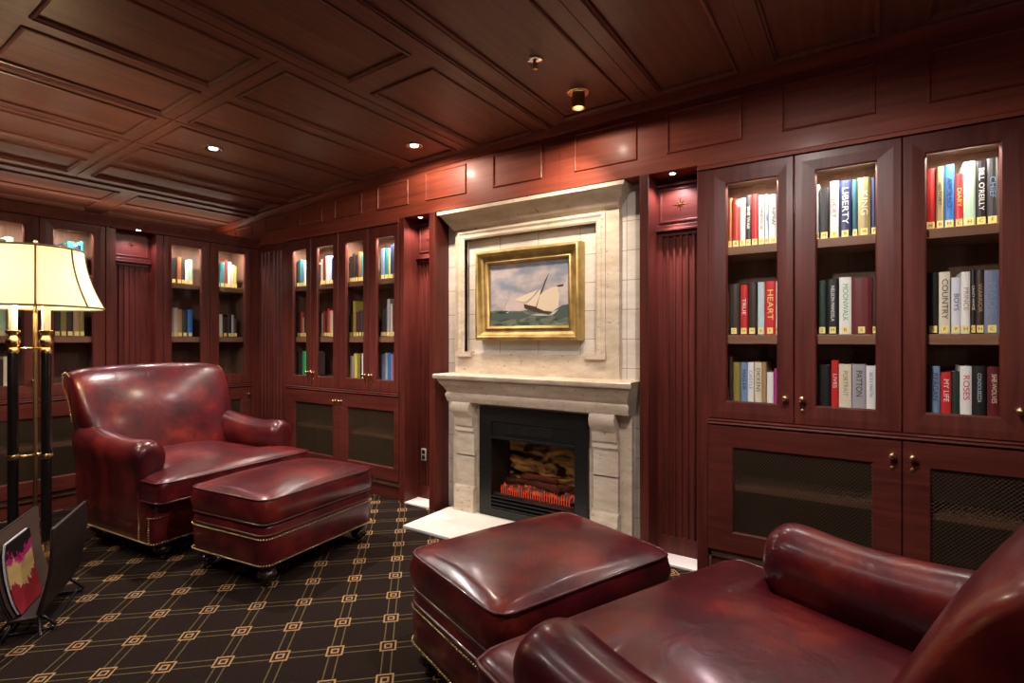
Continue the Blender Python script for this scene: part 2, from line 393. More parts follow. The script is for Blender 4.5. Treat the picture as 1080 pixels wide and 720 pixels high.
# ------------------------------------------------------------------ posts and fluted pilasters
def flutes(bm, x0, x1, y, z0, z1, n, g=.022, d=.012):
    """a board whose face carries n round flutes running up it"""
    pts = []; pitch = (x1 - x0) / n
    pts.append((x0, y))
    for i in range(n):
        c = x0 + pitch * (i + .5)
        for k in range(7):
            t = PI * k / 6
            pts.append((c - g / 2 * math.cos(t), y + d * math.sin(t)))
    pts.append((x1, y))
    sec = lambda z: [Vector((p, q, z)) for p, q in pts] + [Vector((x1, y + .03, z)), Vector((x0, y + .03, z))]
    loft(bm, [sec(z0), sec(z1)])
def star(bm, x, y, z, r, t=.004):
    c = bm.verts.new((x, y - t * 1.8, z)); rim = []
    for i in range(16):
        a = 2 * PI * i / 16 + PI / 2
        rr = r if i % 4 == 0 else (r * .62 if i % 2 == 0 else r * .22)
        rim.append((bm.verts.new((x + rr * math.cos(a), y - t * .3, z + rr * math.sin(a))), bm.verts.new((x + rr * math.cos(a), y + .002, z + rr * math.sin(a)))))
    for i in range(16):
        A, Bq = rim[i], rim[(i + 1) % 16]
        bm.faces.new((c, A[0], Bq[0])); bm.faces.new((A[0], A[1], Bq[1], Bq[0]))
def pilaster(name, x0, x1, y, T, rotz=0, nf=6, outlet=False):
    """niche with a fluted board, capital, medallion block and side posts; local front plane y = 0"""
    root = struct(obj(name, boxes((x0 - .05, x0, 0, y + .03, 0, FZ0), (x1, x1 + .055, 0, y + .03, 0, FZ0)), wood_v, None, bevel=.003, loc=T, rotz=rotz))
    wdt = x1 - x0; e = wdt * .09
    bm = boxes((x0, x1, y + .012, y + .045, 0, FZ0), (x0, x1, y, y + .02, 0, .105))
    box(bm, x0, x0 + e, y, y + .02, .1, 1.78); box(bm, x1 - e, x1, y, y + .02, .1, 1.78)
    flutes(bm, x0 + e, x1 - e, y, .105, 1.775, nf, (wdt - 2 * e) / nf * .66, .014)
    obj('fluted_board', bm, wood_v, root, auto=35)
    bm = boxes((x0, x1, y - .004, y + .02, 1.775, 1.80), (x0, x1, y - .030, y + .02, 1.80, 1.815), (x0, x1, y - .022, y + .02, 1.815, 1.835), (x0, x1, y, y + .02, 1.835, 2.05), (x0, x1, y - .02, y + .02, 2.05, 2.066))
    obj('capital', bm, wood_h, root, bevel=.003)
    bm = B(); ring(bm, x0 + .012, x1 - .012, 1.85, 2.04, [(0, 0), (.002, .006), (.008, .006), (.012, .001), (.014, 0)], PF(y))
    obj('medallion_moulding', bm, wood_h, root)
    obj('niche_sill', boxes((x0, x1, .004, y + .012, 0, .010)), hearth_stone, root)
    bm = B(); star(bm, (x0 + x1) / 2, y, 1.945, .045)
    obj('compass_star', bm, brass_dark, root)
    return root
pilaster('trim_2', -2.815, -2.57, .15, (0, 0, 0))
pilaster('trim_3', -.978, -.722, .15, (0, 0, 0))
pilaster('trim_4', -1.125, -.855, .10, (-4.7, 0, 0), R(90), 6)
# the jambs that close the stone bay
struct(obj('trim_5', boxes((-2.57, -2.522, -.001, .17, 0, FZ0), (-1.025, -.976, -.001, .17, 0, FZ0)), wood_v, bevel=.003))
# lights at the niche heads
def niche_light(x, y, z, p, col, tx, ty, label):
    bm = B(); lathe(bm, [(.008, .012), (.017, .010), (.024, .004), (.026, .006), (.026, .014), (.008, .014)], 0, 0, 0, 20)
    o = tag(obj('recessed_downlight', bm, chrome, None, smooth=True, loc=(x, y, z - .014)), label, 'light', 'small recessed lights over the pilasters')
    bm = B(); lathe(bm, [(.0145, .0), (.0145, .004)], 0, 0, .003, 16); obj('bulb', bm, bulb_glow, o)
    lamp('SPOT', (x, y, z - .02), p * .32, col, .012, (tx, ty, 0), 140, .5)
    d = -1 if x < -4 else 1
    lamp('SPOT', (x, y, z - .02), p * 2.4, col, .012, ((tx - .02, ty, .5) if x < -4 else (tx, ty + .03, .5)), 44, 1)
niche_light(-.86, .04, FZ0, 40, PINK, -.86, .10, 'small round downlight over the fluted pilaster right of the fireplace')
niche_light(-2.69, .04, FZ0, 36, PINK, -2.69, .10, 'small round downlight over the fluted pilaster left of the fireplace')
niche_light(-4.665, -.99, FZ0 - .045, 24, (1, .72, .85), -4.68, -.99, 'small round downlight over the pilaster behind the armchair')

# ------------------------------------------------------------------ fluted corner strip, left wall header
bm = B(); box(bm, -4.70, -4.285, .03, .06, 0, FZ0)
for a, b_ in ((-4.66, -4.50), (-4.47, -4.31)): flutes(bm, a, b_, .0, .16, 2.0, 3, .03, .014)
box(bm, -4.70, -4.262, 0, .05, 0, .16); box(bm, -4.70, -4.262, 0, .05, 2.0, FZ0); box(bm, -4.7, -4.66, 0, .05, .16, 2.0); box(bm, -4.50, -4.47, 0, .05, .16, 2.0); box(bm, -4.31, -4.262, 0, .05, .16, 2.0)
struct(obj('trim_6', bm, wood_v, auto=40))
bm = B(); loft(bm, [[Vector((-4.70, y, 2.035)), Vector((-4.675, y, 2.04)), Vector((-4.672, y, 2.075)), Vector((-4.655, y, 2.10)), Vector((-4.655, y, 2.118)), Vector((-5.3, y, 2.118)), Vector((-5.3, y, 2.06)), Vector((-4.70, y, 2.06))] for y in (YF, 0)])
struct(obj('trim_7', bm, wood_h, auto=40))
# plain panelling on the left wall beyond the cabinets
bm = boxes((-4.76, -4.70, YF, -2.0, 0, 2.05))
struct(obj('trim_8', bm, wood_v))
struct(obj('trim_9', boxes((-4.74, -4.70, -.066, 0, 0, 2.05), (-4.74, -4.685, -1.19, -1.175, 0, 2.05)), wood_v))

# ------------------------------------------------------------------ bookcases
def bookcase(T, rotz, x0, x1, doors, low, label, keys=(), cat='bookcase', lx=.02):
    """doors: (d0, d1, o0, o1, knob side); low: (d0, d1, o0, o1, knob side) list.  local front plane y = 0"""
    root = empty('bookcase', T, rotz); tag(root, label, cat, 'built-in bookcases with glazed doors')
    D = .33
    bm = boxes((x0, x0 + .012, .022, D, .0, 2.085), (x1 - .012, x1, .022, D, 0, 2.085), (x0, x1, D - .012, D, 0, 2.085), (x0, x1, .022, D, 2.03, 2.085), (x0, x1, .022, D, .80, .885), (x0, x1, .022, D, .10, .14))
    obj('carcass', bm, wood_d, root)
    obj('lower_shade_lining', boxes((x0 + .013, x1 - .013, D - .03, D - .013, .141, .80), (x0 + .0125, x0 + .02, .03, D - .02, .141, .80), (x1 - .02, x1 - .0125, .03, D - .02, .141, .80)), plain('painted_shade_board', (.02, .012, .010), .7), root)  # dark lining stands in for the shade behind the grille doors
    obj('plinth', boxes((x0, x1, .035, .06, 0, .125)), wood_h, root)
    bm = B()
    loft(bm, [[Vector((x, .02, .772)), Vector((x, -.006, .774)), Vector((x, -.012, .780)), Vector((x, -.006, .787)), Vector((x, -.012, .795)), Vector((x, -.004, .802)), Vector((x, .02, .803))] for x in (x0, x1)])
    obj('waist_moulding', bm, wood_h, root, auto=40)
    for z0, z1 in ((1.625, 1.668), (1.178, 1.223)):
        obj('shelf', boxes((x0 + .012, x1 - .012, .040, D - .012, z0, z1)), wood_shelf, root, bevel=.003)
    obj('lower_shelf', boxes((x0 + .012, x1 - .012, .06, D - .012, .44, .465)), wood_shelf, root)
    def door(d0, d1, o0, o1, z0, z1, oz0, oz1, infill, knob, kz, key, mat_in):
        bm = B(); g = .0018
        # frame with a bevelled inner edge: outer rectangle to opening
        def R4(a0, a1, b0, b1, h): return [bm.verts.new((p, -h, q)) for p, q in ((a0, b0), (a1, b0), (a1, b1), (a0, b1))]
        rows = [R4(d0 + g, d1 - g, z0 + g, z1 - g, -.022), R4(d0 + g, d1 - g, z0 + g, z1 - g, 0), R4(d0 + g + .003, d1 - g - .003, z0 + g + .003, z1 - g - .003, .003),
                R4(d0 + g + .030, d1 - g - .030, z0 + g + .034, z1 - g - .034, .003), R4(o0 - .006, o1 + .006, oz0 - .006, oz1 + .006, -.0005), R4(o0, o1, oz0, oz1, -.007), R4(o0, o1, oz0, oz1, -.022)]
        rows.append(rows[0])
        for A, Cc in zip(rows, rows[1:]):
            for i in range(4): bm.faces.new((A[i], A[(i+1) % 4], Cc[(i+1) % 4], Cc[i]))
        d = obj('door', bm, wood_v if z1 > 1 else wood_h, root)
        obj(infill, boxes((o0 - .005, o1 + .005, .014, .017, oz0 - .005, oz1 + .005)), mat_in, d)
        kx = d1 - .035 if knob > 0 else d0 + .035
        bm = B(); lathe_y(bm, [(.010, 0), (.011, .003), (.006, .006), (.005, .014), (.011, .019), (.0145, .025), (.013, .031), (.006, .034)], kx, -.003, kz)
        obj('knob', bm, brass, d, smooth=True)
        if key:
            bm = B(); lathe_y(bm, [(.009, 0), (.009, .002), (.006, .003)], kx, -.003, kz - .055); obj('keyhole_plate', bm, brass_dark, d, smooth=True)
    for i, (d0, d1, o0, o1, k) in enumerate(doors):
        door(d0, d1, o0, o1, .803, 2.062, .895, 1.975, 'glass_pane', k, .925, k < 0, pane_glass)
    for d0, d1, o0, o1, k in low:
        door(d0, d1, o0, o1, .14, .770, .245, .66, 'woven_grille', k, .705, True, grille)
    M = Matrix.Translation(T) @ Matrix.Rotation(rotz, 4, 'Z')
    return root, M
def bay_light(M, x, p, label, col=(1, .92, .80)):
    c = M @ Vector((x, .056, 2.03))
    bm = B(); lathe(bm, [(.022, 0), (.026, .002), (.026, .010), (.01, .010)], 0, 0, 0, 20)
    o = tag(obj('cabinet_light', bm, chrome, None, loc=(c.x, c.y, c.z - .010)), label, 'light', 'round lights under the bookcase tops')
    bm = B(); lathe(bm, [(.018, 0), (.018, .003)], 0, 0, -.002, 18); obj('bulb', bm, bulb_glow, o)
    l = lamp('AREA', (c.x, c.y, c.z - .016), p, col, .036); l.data.shape = 'DISK'

UN = {}
UN['RA'] = bookcase((0, 0, 0), 0, -.668, .130, [(-.668, -.279, -.577, -.352, 1), (-.279, .130, -.188, .036, -1)], [(-.668, .130, -.545, .022, 1)],
    'tall glazed mahogany bookcase just right of the fireplace, over a wide grille door')
UN['RB'] = bookcase((0, 0, 0), 0, .130, .928, [(.130, .529, .212, .440, 1), (.529, .928, .620, .845, -1)], [(.130, .928, .228, .80, -1)],
    'glazed mahogany bookcase at the right edge of the view, shelf lights on')
UN['LA'] = bookcase((0, 0, 0), 0, -3.555, -2.870, [(-3.555, -3.200, -3.465, -3.265, 1), (-3.200, -2.870, -3.110, -2.925, -1)], [(-3.555, -2.870, -3.445, -2.93, -1)],
    'narrow door glazed bookcase directly left of the pilaster beside the fireplace')
UN['LB'] = bookcase((0, 0, 0), 0, -4.262, -3.555, [(-4.262, -3.910, -4.165, -3.985, 1), (-3.910, -3.555, -3.83, -3.63, -1)], [(-4.262, -3.555, -4.14, -3.63, 1)],
    'narrow door glazed bookcase in the room corner on the fireplace wall')
UN['WA'] = bookcase((-4.7, 0, 0), R(90), -.800, -.067, [(-.800, -.435, -.735, -.510, 1), (-.435, -.067, -.355, -.130, -1)], [(-.800, -.067, -.70, -.16, 1)],
    'glazed bookcase on the left wall between the pilaster and the room corner')
UN['WB'] = bookcase((-4.7, 0, 0), R(90), -1.960, -1.190, [(-1.960, -1.572, -1.87, -1.655, 1), (-1.572, -1.190, -1.490, -1.268, -1)], [(-1.960, -1.190, -1.87, -1.31, 1)],
    'glazed bookcase on the left wall behind the floor lamp')
for k, x, nm in (('RA', -.465, 'first glass door right of the fireplace'), ('RA', -.076, 'second glass door right of the fireplace'), ('RB', .326, 'third glass door right of the fireplace'), ('RB', .73, 'fourth glass door right of the fireplace'),
              ('LA', -3.36, 'third of the four narrow doors left of the fireplace'), ('LA', -3.02, 'narrow glass door nearest the fireplace on its left'), ('LB', -4.07, 'narrow glass door nearest the room corner'), ('LB', -3.73, 'second narrow glass door from the room corner'),
              ('WA', -.62, 'left wall glass door just right of the pilaster'), ('WA', -.24, 'left wall glass door nearest the corner'), ('WB', -1.76, 'left wall glass door behind the lampshade'), ('WB', -1.38, 'left wall glass door left of the pilaster')):
    bay_light(UN[k][1], x, 5.5 if k[0] == 'R' else 5.5, 'round puck light behind the ' + nm)

# ------------------------------------------------------------------ books
PAL = {'red': (.52, .02, .02), 'red2': (.42, .03, .02), 'rust': (.36, .10, .03), 'white': (.75, .74, .70), 'charcoal': (.035, .035, .035), 'paleblue': (.45, .58, .62), 'brownblack': (.035, .020, .014), 'olive': (.25, .20, .05),
       'steel': (.16, .25, .40), 'cream': (.66, .60, .45), 'tan': (.38, .24, .11), 'magenta': (.45, .03, .22), 'black': (.010, .010, .012), 'navy': (.015, .025, .09), 'tealred': (.02, .10, .14), 'oldgold': (.30, .24, .10),
       'darkgreen': (.015, .035, .025), 'maroon': (.11, .010, .012), 'grey': (.34, .33, .36), 'blue': (.03, .16, .48), 'palegreen': (.42, .60, .44), 'bluewhite': (.60, .62, .68), 'slate': (.16, .19, .28), 'green': (.03, .38, .12),
       'yellow': (.60, .50, .10), 'gold': (.75, .55, .15), 'teal': (.03, .20, .22), 'orange': (.55, .15, .04)}
NICE = {'red2': 'red', 'brownblack': 'dark brown', 'paleblue': 'pale blue', 'tealred': 'dark teal', 'oldgold': 'old gold', 'darkgreen': 'dark green', 'palegreen': 'pale green', 'bluewhite': 'pale grey', 'steel': 'steel blue', 'charcoal': 'charcoal grey', 'slate': 'slate blue'}
BM = {k: plain('book_' + k, v, .42) for k, v in PAL.items()}
def text_mesh(s, size):
    c = bpy.data.curves.new('lettering', 'FONT'); c.body = s; c.size = size; c.align_x = 'CENTER'; c.align_y = 'CENTER'; c.extrude = .0003
    o = bpy.data.objects.new('lettering', c); me = bpy.data.meshes.new_from_object(o)
    bpy.data.objects.remove(o); return me
def book_cover(w_, h, d):
    bm = B(); t = .0025
    # U of two boards and a gently rounded spine; spine faces -y
    out = [(-w_/2, d), (-w_/2, .004), (-w_*.3, 0), (0, -.0015), (w_*.3, 0), (w_/2, .004), (w_/2, d), (w_/2 - t, d), (w_/2 - t, .007), (-w_/2 + t, .007), (-w_/2 + t, d)]
    loft(bm, [[Vector((x, y, z)) for x, y in out] for z in (0, h)])
    return bm
ORD = ['first', 'second', 'third', 'fourth', 'fifth', 'sixth', 'seventh', 'eighth', 'ninth', 'tenth', 'eleventh', 'twelfth']
def shelf_books(M, rotz, zb, books, where, group, sticker, y=.085, detail=True):
    n = len(books)
    for i, (a, b_, h, col, txt, tcol) in enumerate(books):
        w_ = b_ - a; c = M @ Vector(((a + b_) / 2, y + random.uniform(0, .006), zb))
        d = random.uniform(.145, .17)
        o = obj('book', book_cover(w_, h, d), BM[col], None, loc=c, rotz=rotz)
        size = 'thick ' if w_ > .042 else ('slim ' if w_ < .022 else '')
        extra = ' lettered ' + txt if txt and len(txt) > 3 and not any(q in txt for q in ('MANDELA', 'MARTIN', 'REILLY', 'CONDOL', 'REAGAN', 'PATTON', 'MAILER', 'DICKENS')) else ''
        pos = ORD[i] if i < n - 1 else 'last'
        tag(o, '%s%s book, %s from left, %s' % (size, NICE.get(col, col), pos, where), 'book', group)
        obj('pages', boxes((-w_/2 + .0027, w_/2 - .0027, .008, d - .005, .004, h - .004)), page_paper, o)
        if sticker:
            s = min(w_ * .8, .026)
            st = obj('spine_label', boxes((-s/2, s/2, -.0026, .001, .004, .034)), label_paper, o); st['label'] = 'small yellow shelf label'
            if detail:
                me = text_mesh(random.choice('BHMFCS'), .020); me.transform(Matrix.Translation((0, -.0028, .019)) @ Matrix.Rotation(R(90), 4, 'X'))
                obj('label_letter', me, BM['charcoal'], st)
        if txt and detail:
            me = text_mesh(txt, 1.0); vs = [v.co for v in me.vertices]
            L = max(v.x for v in vs) - min(v.x for v in vs); Hh = max(v.y for v in vs) - min(v.y for v in vs)
            sc = min((h - .065) * .9 / L, w_ * .52 / Hh); sx = min((h - .065) * .86 / L, sc * 1.35)
            rot = Matrix(((0, 1, 0, 0), (0, 0, -1, 0), (-1, 0, 0, 0), (0, 0, 0, 1)))
            me.transform(Matrix.Translation((0, -.0022, h * .56)) @ rot @ Matrix.Diagonal((sx, sc, 1, 1)))
            obj('title_lettering', me, BM[tcol], o)
RB = {
('A','top'): (1.670, [(-.588,-.570,.255,'rust','',''),(-.568,-.535,.247,'red2','',''),(-.533,-.507,.247,'white','',''),(-.505,-.479,.257,'charcoal','THE WAR','white'),(-.477,-.448,.257,'red','',''),(-.445,-.419,.248,'white','WINDSOR','red'),(-.417,-.399,.249,'paleblue','LIVES','navy'),(-.397,-.364,.245,'white','NOW','black'),(-.362,-.335,.25,'navy','','')]),
('A','mid'): (1.225, [(-.585,-.535,.259,'brownblack','',''),(-.530,-.496,.252,'red','TRUE','white'),(-.495,-.453,.264,'brownblack','',''),(-.449,-.419,.261,'paleblue','',''),(-.417,-.369,.264,'red','HEART','gold'),(-.367,-.356,.262,'white','','')]),
('A','low'): (.887, [(-.585,-.566,.226,'brownblack','',''),(-.564,-.531,.198,'olive','',''),(-.528,-.497,.198,'steel','MAILER','navy'),(-.495,-.467,.199,'white','CASTLE','steel'),(-.464,-.431,.200,'cream','DICKENS','black'),(-.429,-.410,.201,'tan','',''),(-.407,-.378,.152,'white','',''),(-.375,-.359,.170,'magenta','','')]),
('B','top'): (1.670, [(-.198,-.182,.262,'paleblue','',''),(-.180,-.143,.242,'black','',''),(-.139,-.105,.267,'white','LUCKY','red'),(-.102,-.056,.264,'navy','LIBERTY','white'),(-.051,-.031,.262,'tealred','',''),(-.029,.018,.265,'oldgold','KING','cream'),(.020,.042,.259,'navy','','')]),
('B','mid'): (1.225, [(-.187,-.154,.254,'darkgreen','',''),(-.151,-.105,.256,'black','NELSON MANDELA','white'),(-.102,-.055,.262,'white','MOONWALK','green'),(-.054,.023,.258,'maroon','',''),(.025,.042,.254,'brownblack','','')]),
('B','low'): (.887, [(-.181,-.138,.194,'black','',''),(-.134,-.105,.217,'red','LIVES','white'),(-.103,-.054,.200,'cream','PORTRAIT','tan'),(-.051,-.001,.201,'grey','PATTON','black'),(.002,.037,.194,'white','RICKY MARTIN','steel')]),
('C','top'): (1.670, [(.216,.248,.262,'red','',''),(.251,.275,.265,'oldgold','HISTORY','black'),(.277,.310,.268,'blue','APOLLO','navy'),(.312,.339,.224,'red','DIARY','gold'),(.340,.378,.269,'palegreen','',''),(.379,.413,.266,'black',"BILL O'REILLY",'white'),(.414,.447,.271,'charcoal','CHIEF','steel')]),
('C','mid'): (1.225, [(.224,.257,.261,'black','',''),(.260,.297,.262,'cream','COUNTRY','brownblack'),(.301,.331,.236,'bluewhite','BOYS','navy'),(.332,.361,.257,'white','PRINCE','tan'),(.363,.3785,.264,'black','CRAZY HORSE','cream'),(.379,.4045,.262,'brownblack','WARRIOR','tan'),(.405,.453,.259,'slate','MADE','steel')]),
('C','low'): (.887, [(.229,.263,.200,'steel','REAGAN','navy'),(.266,.300,.175,'red','MY LIFE','white'),(.302,.327,.179,'darkgreen','',''),(.329,.366,.203,'white','ROSES','red'),(.368,.411,.204,'black','CONDOLEEZZA','paleblue'),(.415,.454,.202,'maroon','SHE-WOLVES','cream')]),
}
DN = {'A': 'first door right of fireplace', 'B': 'second door right of fireplace', 'C': 'third door right of fireplace'}
SN = {'top': 'top shelf', 'mid': 'middle shelf', 'low': 'bottom shelf'}
for (d, s), (zb, bs) in RB.items():
    shelf_books(UN['RA'][1], 0, zb, bs, '%s, %s' % (SN[s], DN[d]), 'books on the %s of the right-hand bookcases' % SN[s], s != 'low')
LBK = [  # unit, x0, x1, shelf, colours with width and height
('LB', -4.235, -4.05, 'top', [('charcoal', .8, .23), ('teal', 1, .24), ('steel', 1, .23), ('cream', .8, .22), ('white', 1, .22), ('charcoal', .5, .2)], 'narrow door nearest the corner'),
('LB', -4.235, -4.05, 'mid', [('brownblack', 1, .22), ('red2', .8, .22), ('tan', .6, .17), ('charcoal', 1, .22), ('brownblack', 1, .2)], 'narrow door nearest the corner'),
('LB', -4.235, -4.05, 'low', [('brownblack', 1, .2), ('darkgreen', .7, .19), ('green', 1.2, .21), ('white', .6, .21), ('paleblue', .8, .20)], 'narrow door nearest the corner'),
('LB', -3.90, -3.70, 'top', [('cream', .8, .22), ('maroon', 1, .23), ('white', 1.2, .24), ('bluewhite', .8, .24), ('navy', 1.1, .22), ('charcoal', .7, .23)], 'second narrow door from corner'),
('LB', -3.90, -3.70, 'mid', [('cream', .7, .20), ('red2', .6, .22), ('brownblack', .8, .19), ('red', .5, .24), ('orange', .6, .22), ('cream', 1.1, .22), ('tan', .7, .22)], 'second narrow door from corner'),
('LA', -3.53, -3.33, 'top', [('charcoal', 1, .21), ('brownblack', 1, .23), ('black', .8, .22), ('rust', .9, .24), ('teal', .8, .21), ('tan', .9, .21)], 'third narrow door from corner'),
('LA', -3.53, -3.33, 'mid', [('brownblack', .8, .18), ('yellow', .5, .29), ('olive', .4, .2), ('maroon', .7, .2), ('charcoal', 1, .21), ('darkgreen', .8, .2)], 'third narrow door from corner'),
('LA', -3.53, -3.33, 'low', [('cream', .6, .18), ('white', .5, .18), ('yellow', 1, .2), ('olive', .8, .19), ('charcoal', .5, .17), ('white', .5, .2), ('slate', .6, .2)], 'third narrow door from corner'),
('LA', -3.155, -2.95, 'top', [('steel', 1, .24), ('teal', 1.1, .24), ('yellow', .5, .23), ('navy', .9, .26), ('charcoal', 1.2, .27), ('blue', .6, .25)], 'narrow door nearest the fireplace'),
('LA', -3.155, -2.95, 'mid', [('brownblack', .8, .21), ('charcoal', .8, .22), ('grey', .8, .29), ('cream', .6, .25), ('maroon', .6, .24), ('cream', .7, .24), ('tan', .6, .23)], 'narrow door nearest the fireplace'),
('LA', -3.155, -2.95, 'low', [('slate', .9, .2), ('paleblue', .6, .21), ('blue', .7, .21), ('steel', .6, .2), ('red', .8, .21), ('magenta', .4, .2), ('navy', .5, .2)], 'narrow door nearest the fireplace'),
('WA', -.765, -.535, 'top', [('palegreen', 1, .21), ('cream', .5, .2), ('black', 1.2, .21), ('rust', .9, .22), ('charcoal', .8, .21), ('white', .8, .19), ('palegreen', .7, .21)], 'left wall, right of pilaster'),
('WA', -.765, -.535, 'mid', [('slate', 1, .24), ('grey', .8, .24), ('cream', .8, .24), ('tan', .8, .23), ('charcoal', 1, .22), ('blue', .9, .23)], 'left wall, right of pilaster'),
('WA', -.385, -.15, 'top', [('teal', 1.1, .22), ('navy', .8, .21), ('teal', 1, .22), ('red2', .7, .24), ('white', .8, .23), ('cream', .7, .21), ('yellow', .5, .2)], 'left wall, nearest the corner'),
('WA', -.385, -.15, 'mid', [('charcoal', 1, .14), ('red', .5, .18), ('white', .7, .2), ('brownblack', 1, .18), ('black', .7, .2), ('grey', .5, .2), ('charcoal', .6, .17)], 'left wall, nearest the corner'),
('WB', -1.90, -1.68, 'top', [('rust', .9, .22), ('darkgreen', 1, .22), ('charcoal', .8, .20), ('charcoal', 1, .2), ('palegreen', .8, .22)], 'left wall, behind the lampshade'),
('WB', -1.90, -1.68, 'mid', [('olive', 1, .21), ('cream', .8, .22), ('tan', .8, .2), ('palegreen', 1, .22), ('olive', .8, .2)], 'left wall, behind the lampshade'),
('WB', -1.90, -1.68, 'low', [('white', 1, .2), ('palegreen', .8, .2), ('brownblack', .8, .18), ('cream', .8, .2)], 'left wall, behind the lampshade'),
('WB', -1.515, -1.29, 'top', [('rust', .9, .2), ('charcoal', 1, .21), ('palegreen', .6, .2), ('charcoal', .9, .22), ('teal', 1.2, .24), ('navy', .9, .22), ('teal', .6, .25)], 'left wall, left of pilaster'),
('WB', -1.515, -1.29, 'mid', [('olive', 1, .2), ('charcoal', .8, .2), ('olive', .8, .21), ('brownblack', .8, .2), ('tan', .8, .22), ('olive', .6, .22)], 'left wall, left of pilaster'),
]
for u, x0, x1, s, lst, dn in LBK:
    tot = sum(q[1] for q in lst); x = x0; bs = []
    for c, ww, h in lst:
        dx = (x1 - x0) * ww / tot; bs.append((x, x + dx - .001, h, c, '', '')); x += dx
    shelf_books(UN[u][1], R(90) if u[0] == 'W' else 0, {'top': 1.670, 'mid': 1.225, 'low': .887}[s], bs, '%s, %s' % (SN[s], dn), 'books on the %s of the left-hand bookcases' % SN[s], s != 'low', detail=False)

# ------------------------------------------------------------------ fireplace
CX = -1.76
fp = empty('fireplace', (CX, .1, 0)); tag(fp, 'travertine fireplace with bracketed mantel and tall stone overmantel between red wood posts', 'fireplace')
def fobj(name, bm, mat, parent=None, **k):
    me_off = Matrix.Translation((-CX, -.1, 0)); bmesh.ops.transform(bm, matrix=me_off, verts=bm.verts[:])
    return obj(name, bm, mat, fp if parent is None else parent, **k)
fobj('tiled_backing', boxes((-2.522, -2.12, .15, .17, 0, 2.10), (-1.44, -1.025, .15, .17, 0, 2.10), (-2.12, -1.44, .15, .17, .69, 2.10)), tile_stone)
# overmantel slab: frame round a recess
bm = B(); YS = .108
xa, xb, z0, z1 = -2.42, -1.19, .955, 1.99
ra, rb, rz0, rz1 = -2.335, -1.335, 1.105, 1.895
def frame_rows(bm, outer, inner, y, back):
    rows = []
    for (a0, a1, b0, b1), yy in ((outer, back), (outer, y), (inner, y), (inner, back - .004)):
        rows.append([bm.verts.new((p, yy, q)) for p, q in ((a0, b0), (a1, b0), (a1, b1), (a0, b1))])
    for A, Cc in zip(rows, rows[1:]):
        for i in range(4): bm.faces.new((A[i], A[(i+1) % 4], Cc[(i+1) % 4], Cc[i]))
frame_rows(bm, (xa, xb, z0, z1), (ra, rb, rz0, rz1), YS, .152)
fobj('overmantel', bm, travertine, bevel=.002)
bm = B(); m_ = lambda a, b, h: Vector((a, YS - h, b))
prof = [(-.062, 0), (-.060, .010), (-.045, .016), (-.030, .008), (-.012, .010), (0, .004), (0, -.03)]
ys = []
for t, h in prof: ys.append([bm.verts.new((p, YS - h, q)) for p, q in ((ra + t, rz0), (ra + t, rz1 - t), (rb - t, rz1 - t), (rb - t, rz0))])
for A, Cc in zip(ys, ys[1:]):
    for i in range(3): bm.faces.new((A[i], A[i+1], Cc[i+1], Cc[i]))
box(bm, ra - .066, ra + .065, YS - .022, YS + .03, rz0 - .022, rz0 + .012); box(bm, rb - .065, rb + .066, YS - .022, YS + .03, rz0 - .022, rz0 + .012)
fobj('recess_moulding', bm, travertine)
# crown
def step(bm, x0, x1, prof):   # prof: (overhang from slab, y, z) swept along x with mitred ends
    secs = []
    for side in (0, 1):
        secs.append([Vector(((x0 - o) if side == 0 else (x1 + o), y, z)) for o, y, z in prof])
    loft(bm, secs)
    return bm
bm = B()
cp = [(.0, YS, 1.965), (.006, YS - .012, 1.968), (.010, YS - .030, 1.985), (.022, YS - .044, 2.010), (.038, YS - .052, 2.016), (.040, YS - .062, 2.028), (.045, YS - .078, 2.048), (.062, YS - .100, 2.060), (.072, YS - .112, 2.066), (.074, YS - .112, 2.088), (.074, .13, 2.088), (.0, .13, 1.965)]
step(bm, xa, xb, cp); fobj('crown_moulding', bm, travertine, auto=30)
# mantel shelf and bed mould
bm = B()
mp_ = [(.0, .10, .772), (.0, .03, .772), (.006, .022, .776), (.006, .012, .800), (.012, .006, .815), (.012, .006, .828), (.002, .012, .838), (.004, .004, .862), (.014, -.018, .885), (.028, -.034, .900), (.034, -.040, .915), (.036, -.048, .918), (.036, -.048, .930), (.052, -.070, .935), (.056, -.075, .944), (.056, -.075, .960), (.048, -.068, .966), (.048, .15, .966), (.0, .15, .772)]
step(bm, -2.415, -1.105, mp_); fobj('mantel_shelf', bm, travertine, auto=30)
# surround field, jamb plinths
bm = B()
frame_rows(bm, (-2.43, -1.11, -.02, .78), (-2.185, -1.375, .02, .752), .10, .16)
fobj('surround', bm, travertine)
for sx, a, b_ in ((-1, -2.378, -2.222), (1, -1.338, -1.182)):
    bm = B()
    cprof = [(.10, .40), (.072, .40), (.072, .565), (.060, .572), (.060, .585), (.064, .592), (.064, .604), (.052, .612), (.047, .64), (.046, .67), (.036, .685), (.018, .70), (.008, .72), (.006, .745), (.012, .762), (.02, .774), (.10, .774)]
    loft(bm, [[Vector((x, y, z)) for y, z in cprof] for x in (a, b_)])
    fobj('corbel', bm, travertine, auto=30)
    bm = boxes((a, b_, .072, .11, .0, .41), (a - .006, b_ + .006, .050, .11, .0, .175))
    loft(bm, [[Vector((x, y, z)) for y, z in ((.11, .175), (.05, .175), (.056, .192), (.072, .20), (.11, .20))] for x in (a - .006, b_ + .006)])
    fobj('pilaster', bm, travertine, bevel=.002)
fobj('hearth_slab', boxes((-2.452, -1.085, -.372, .15, 0, .02)), hearth_stone, bevel=.004)

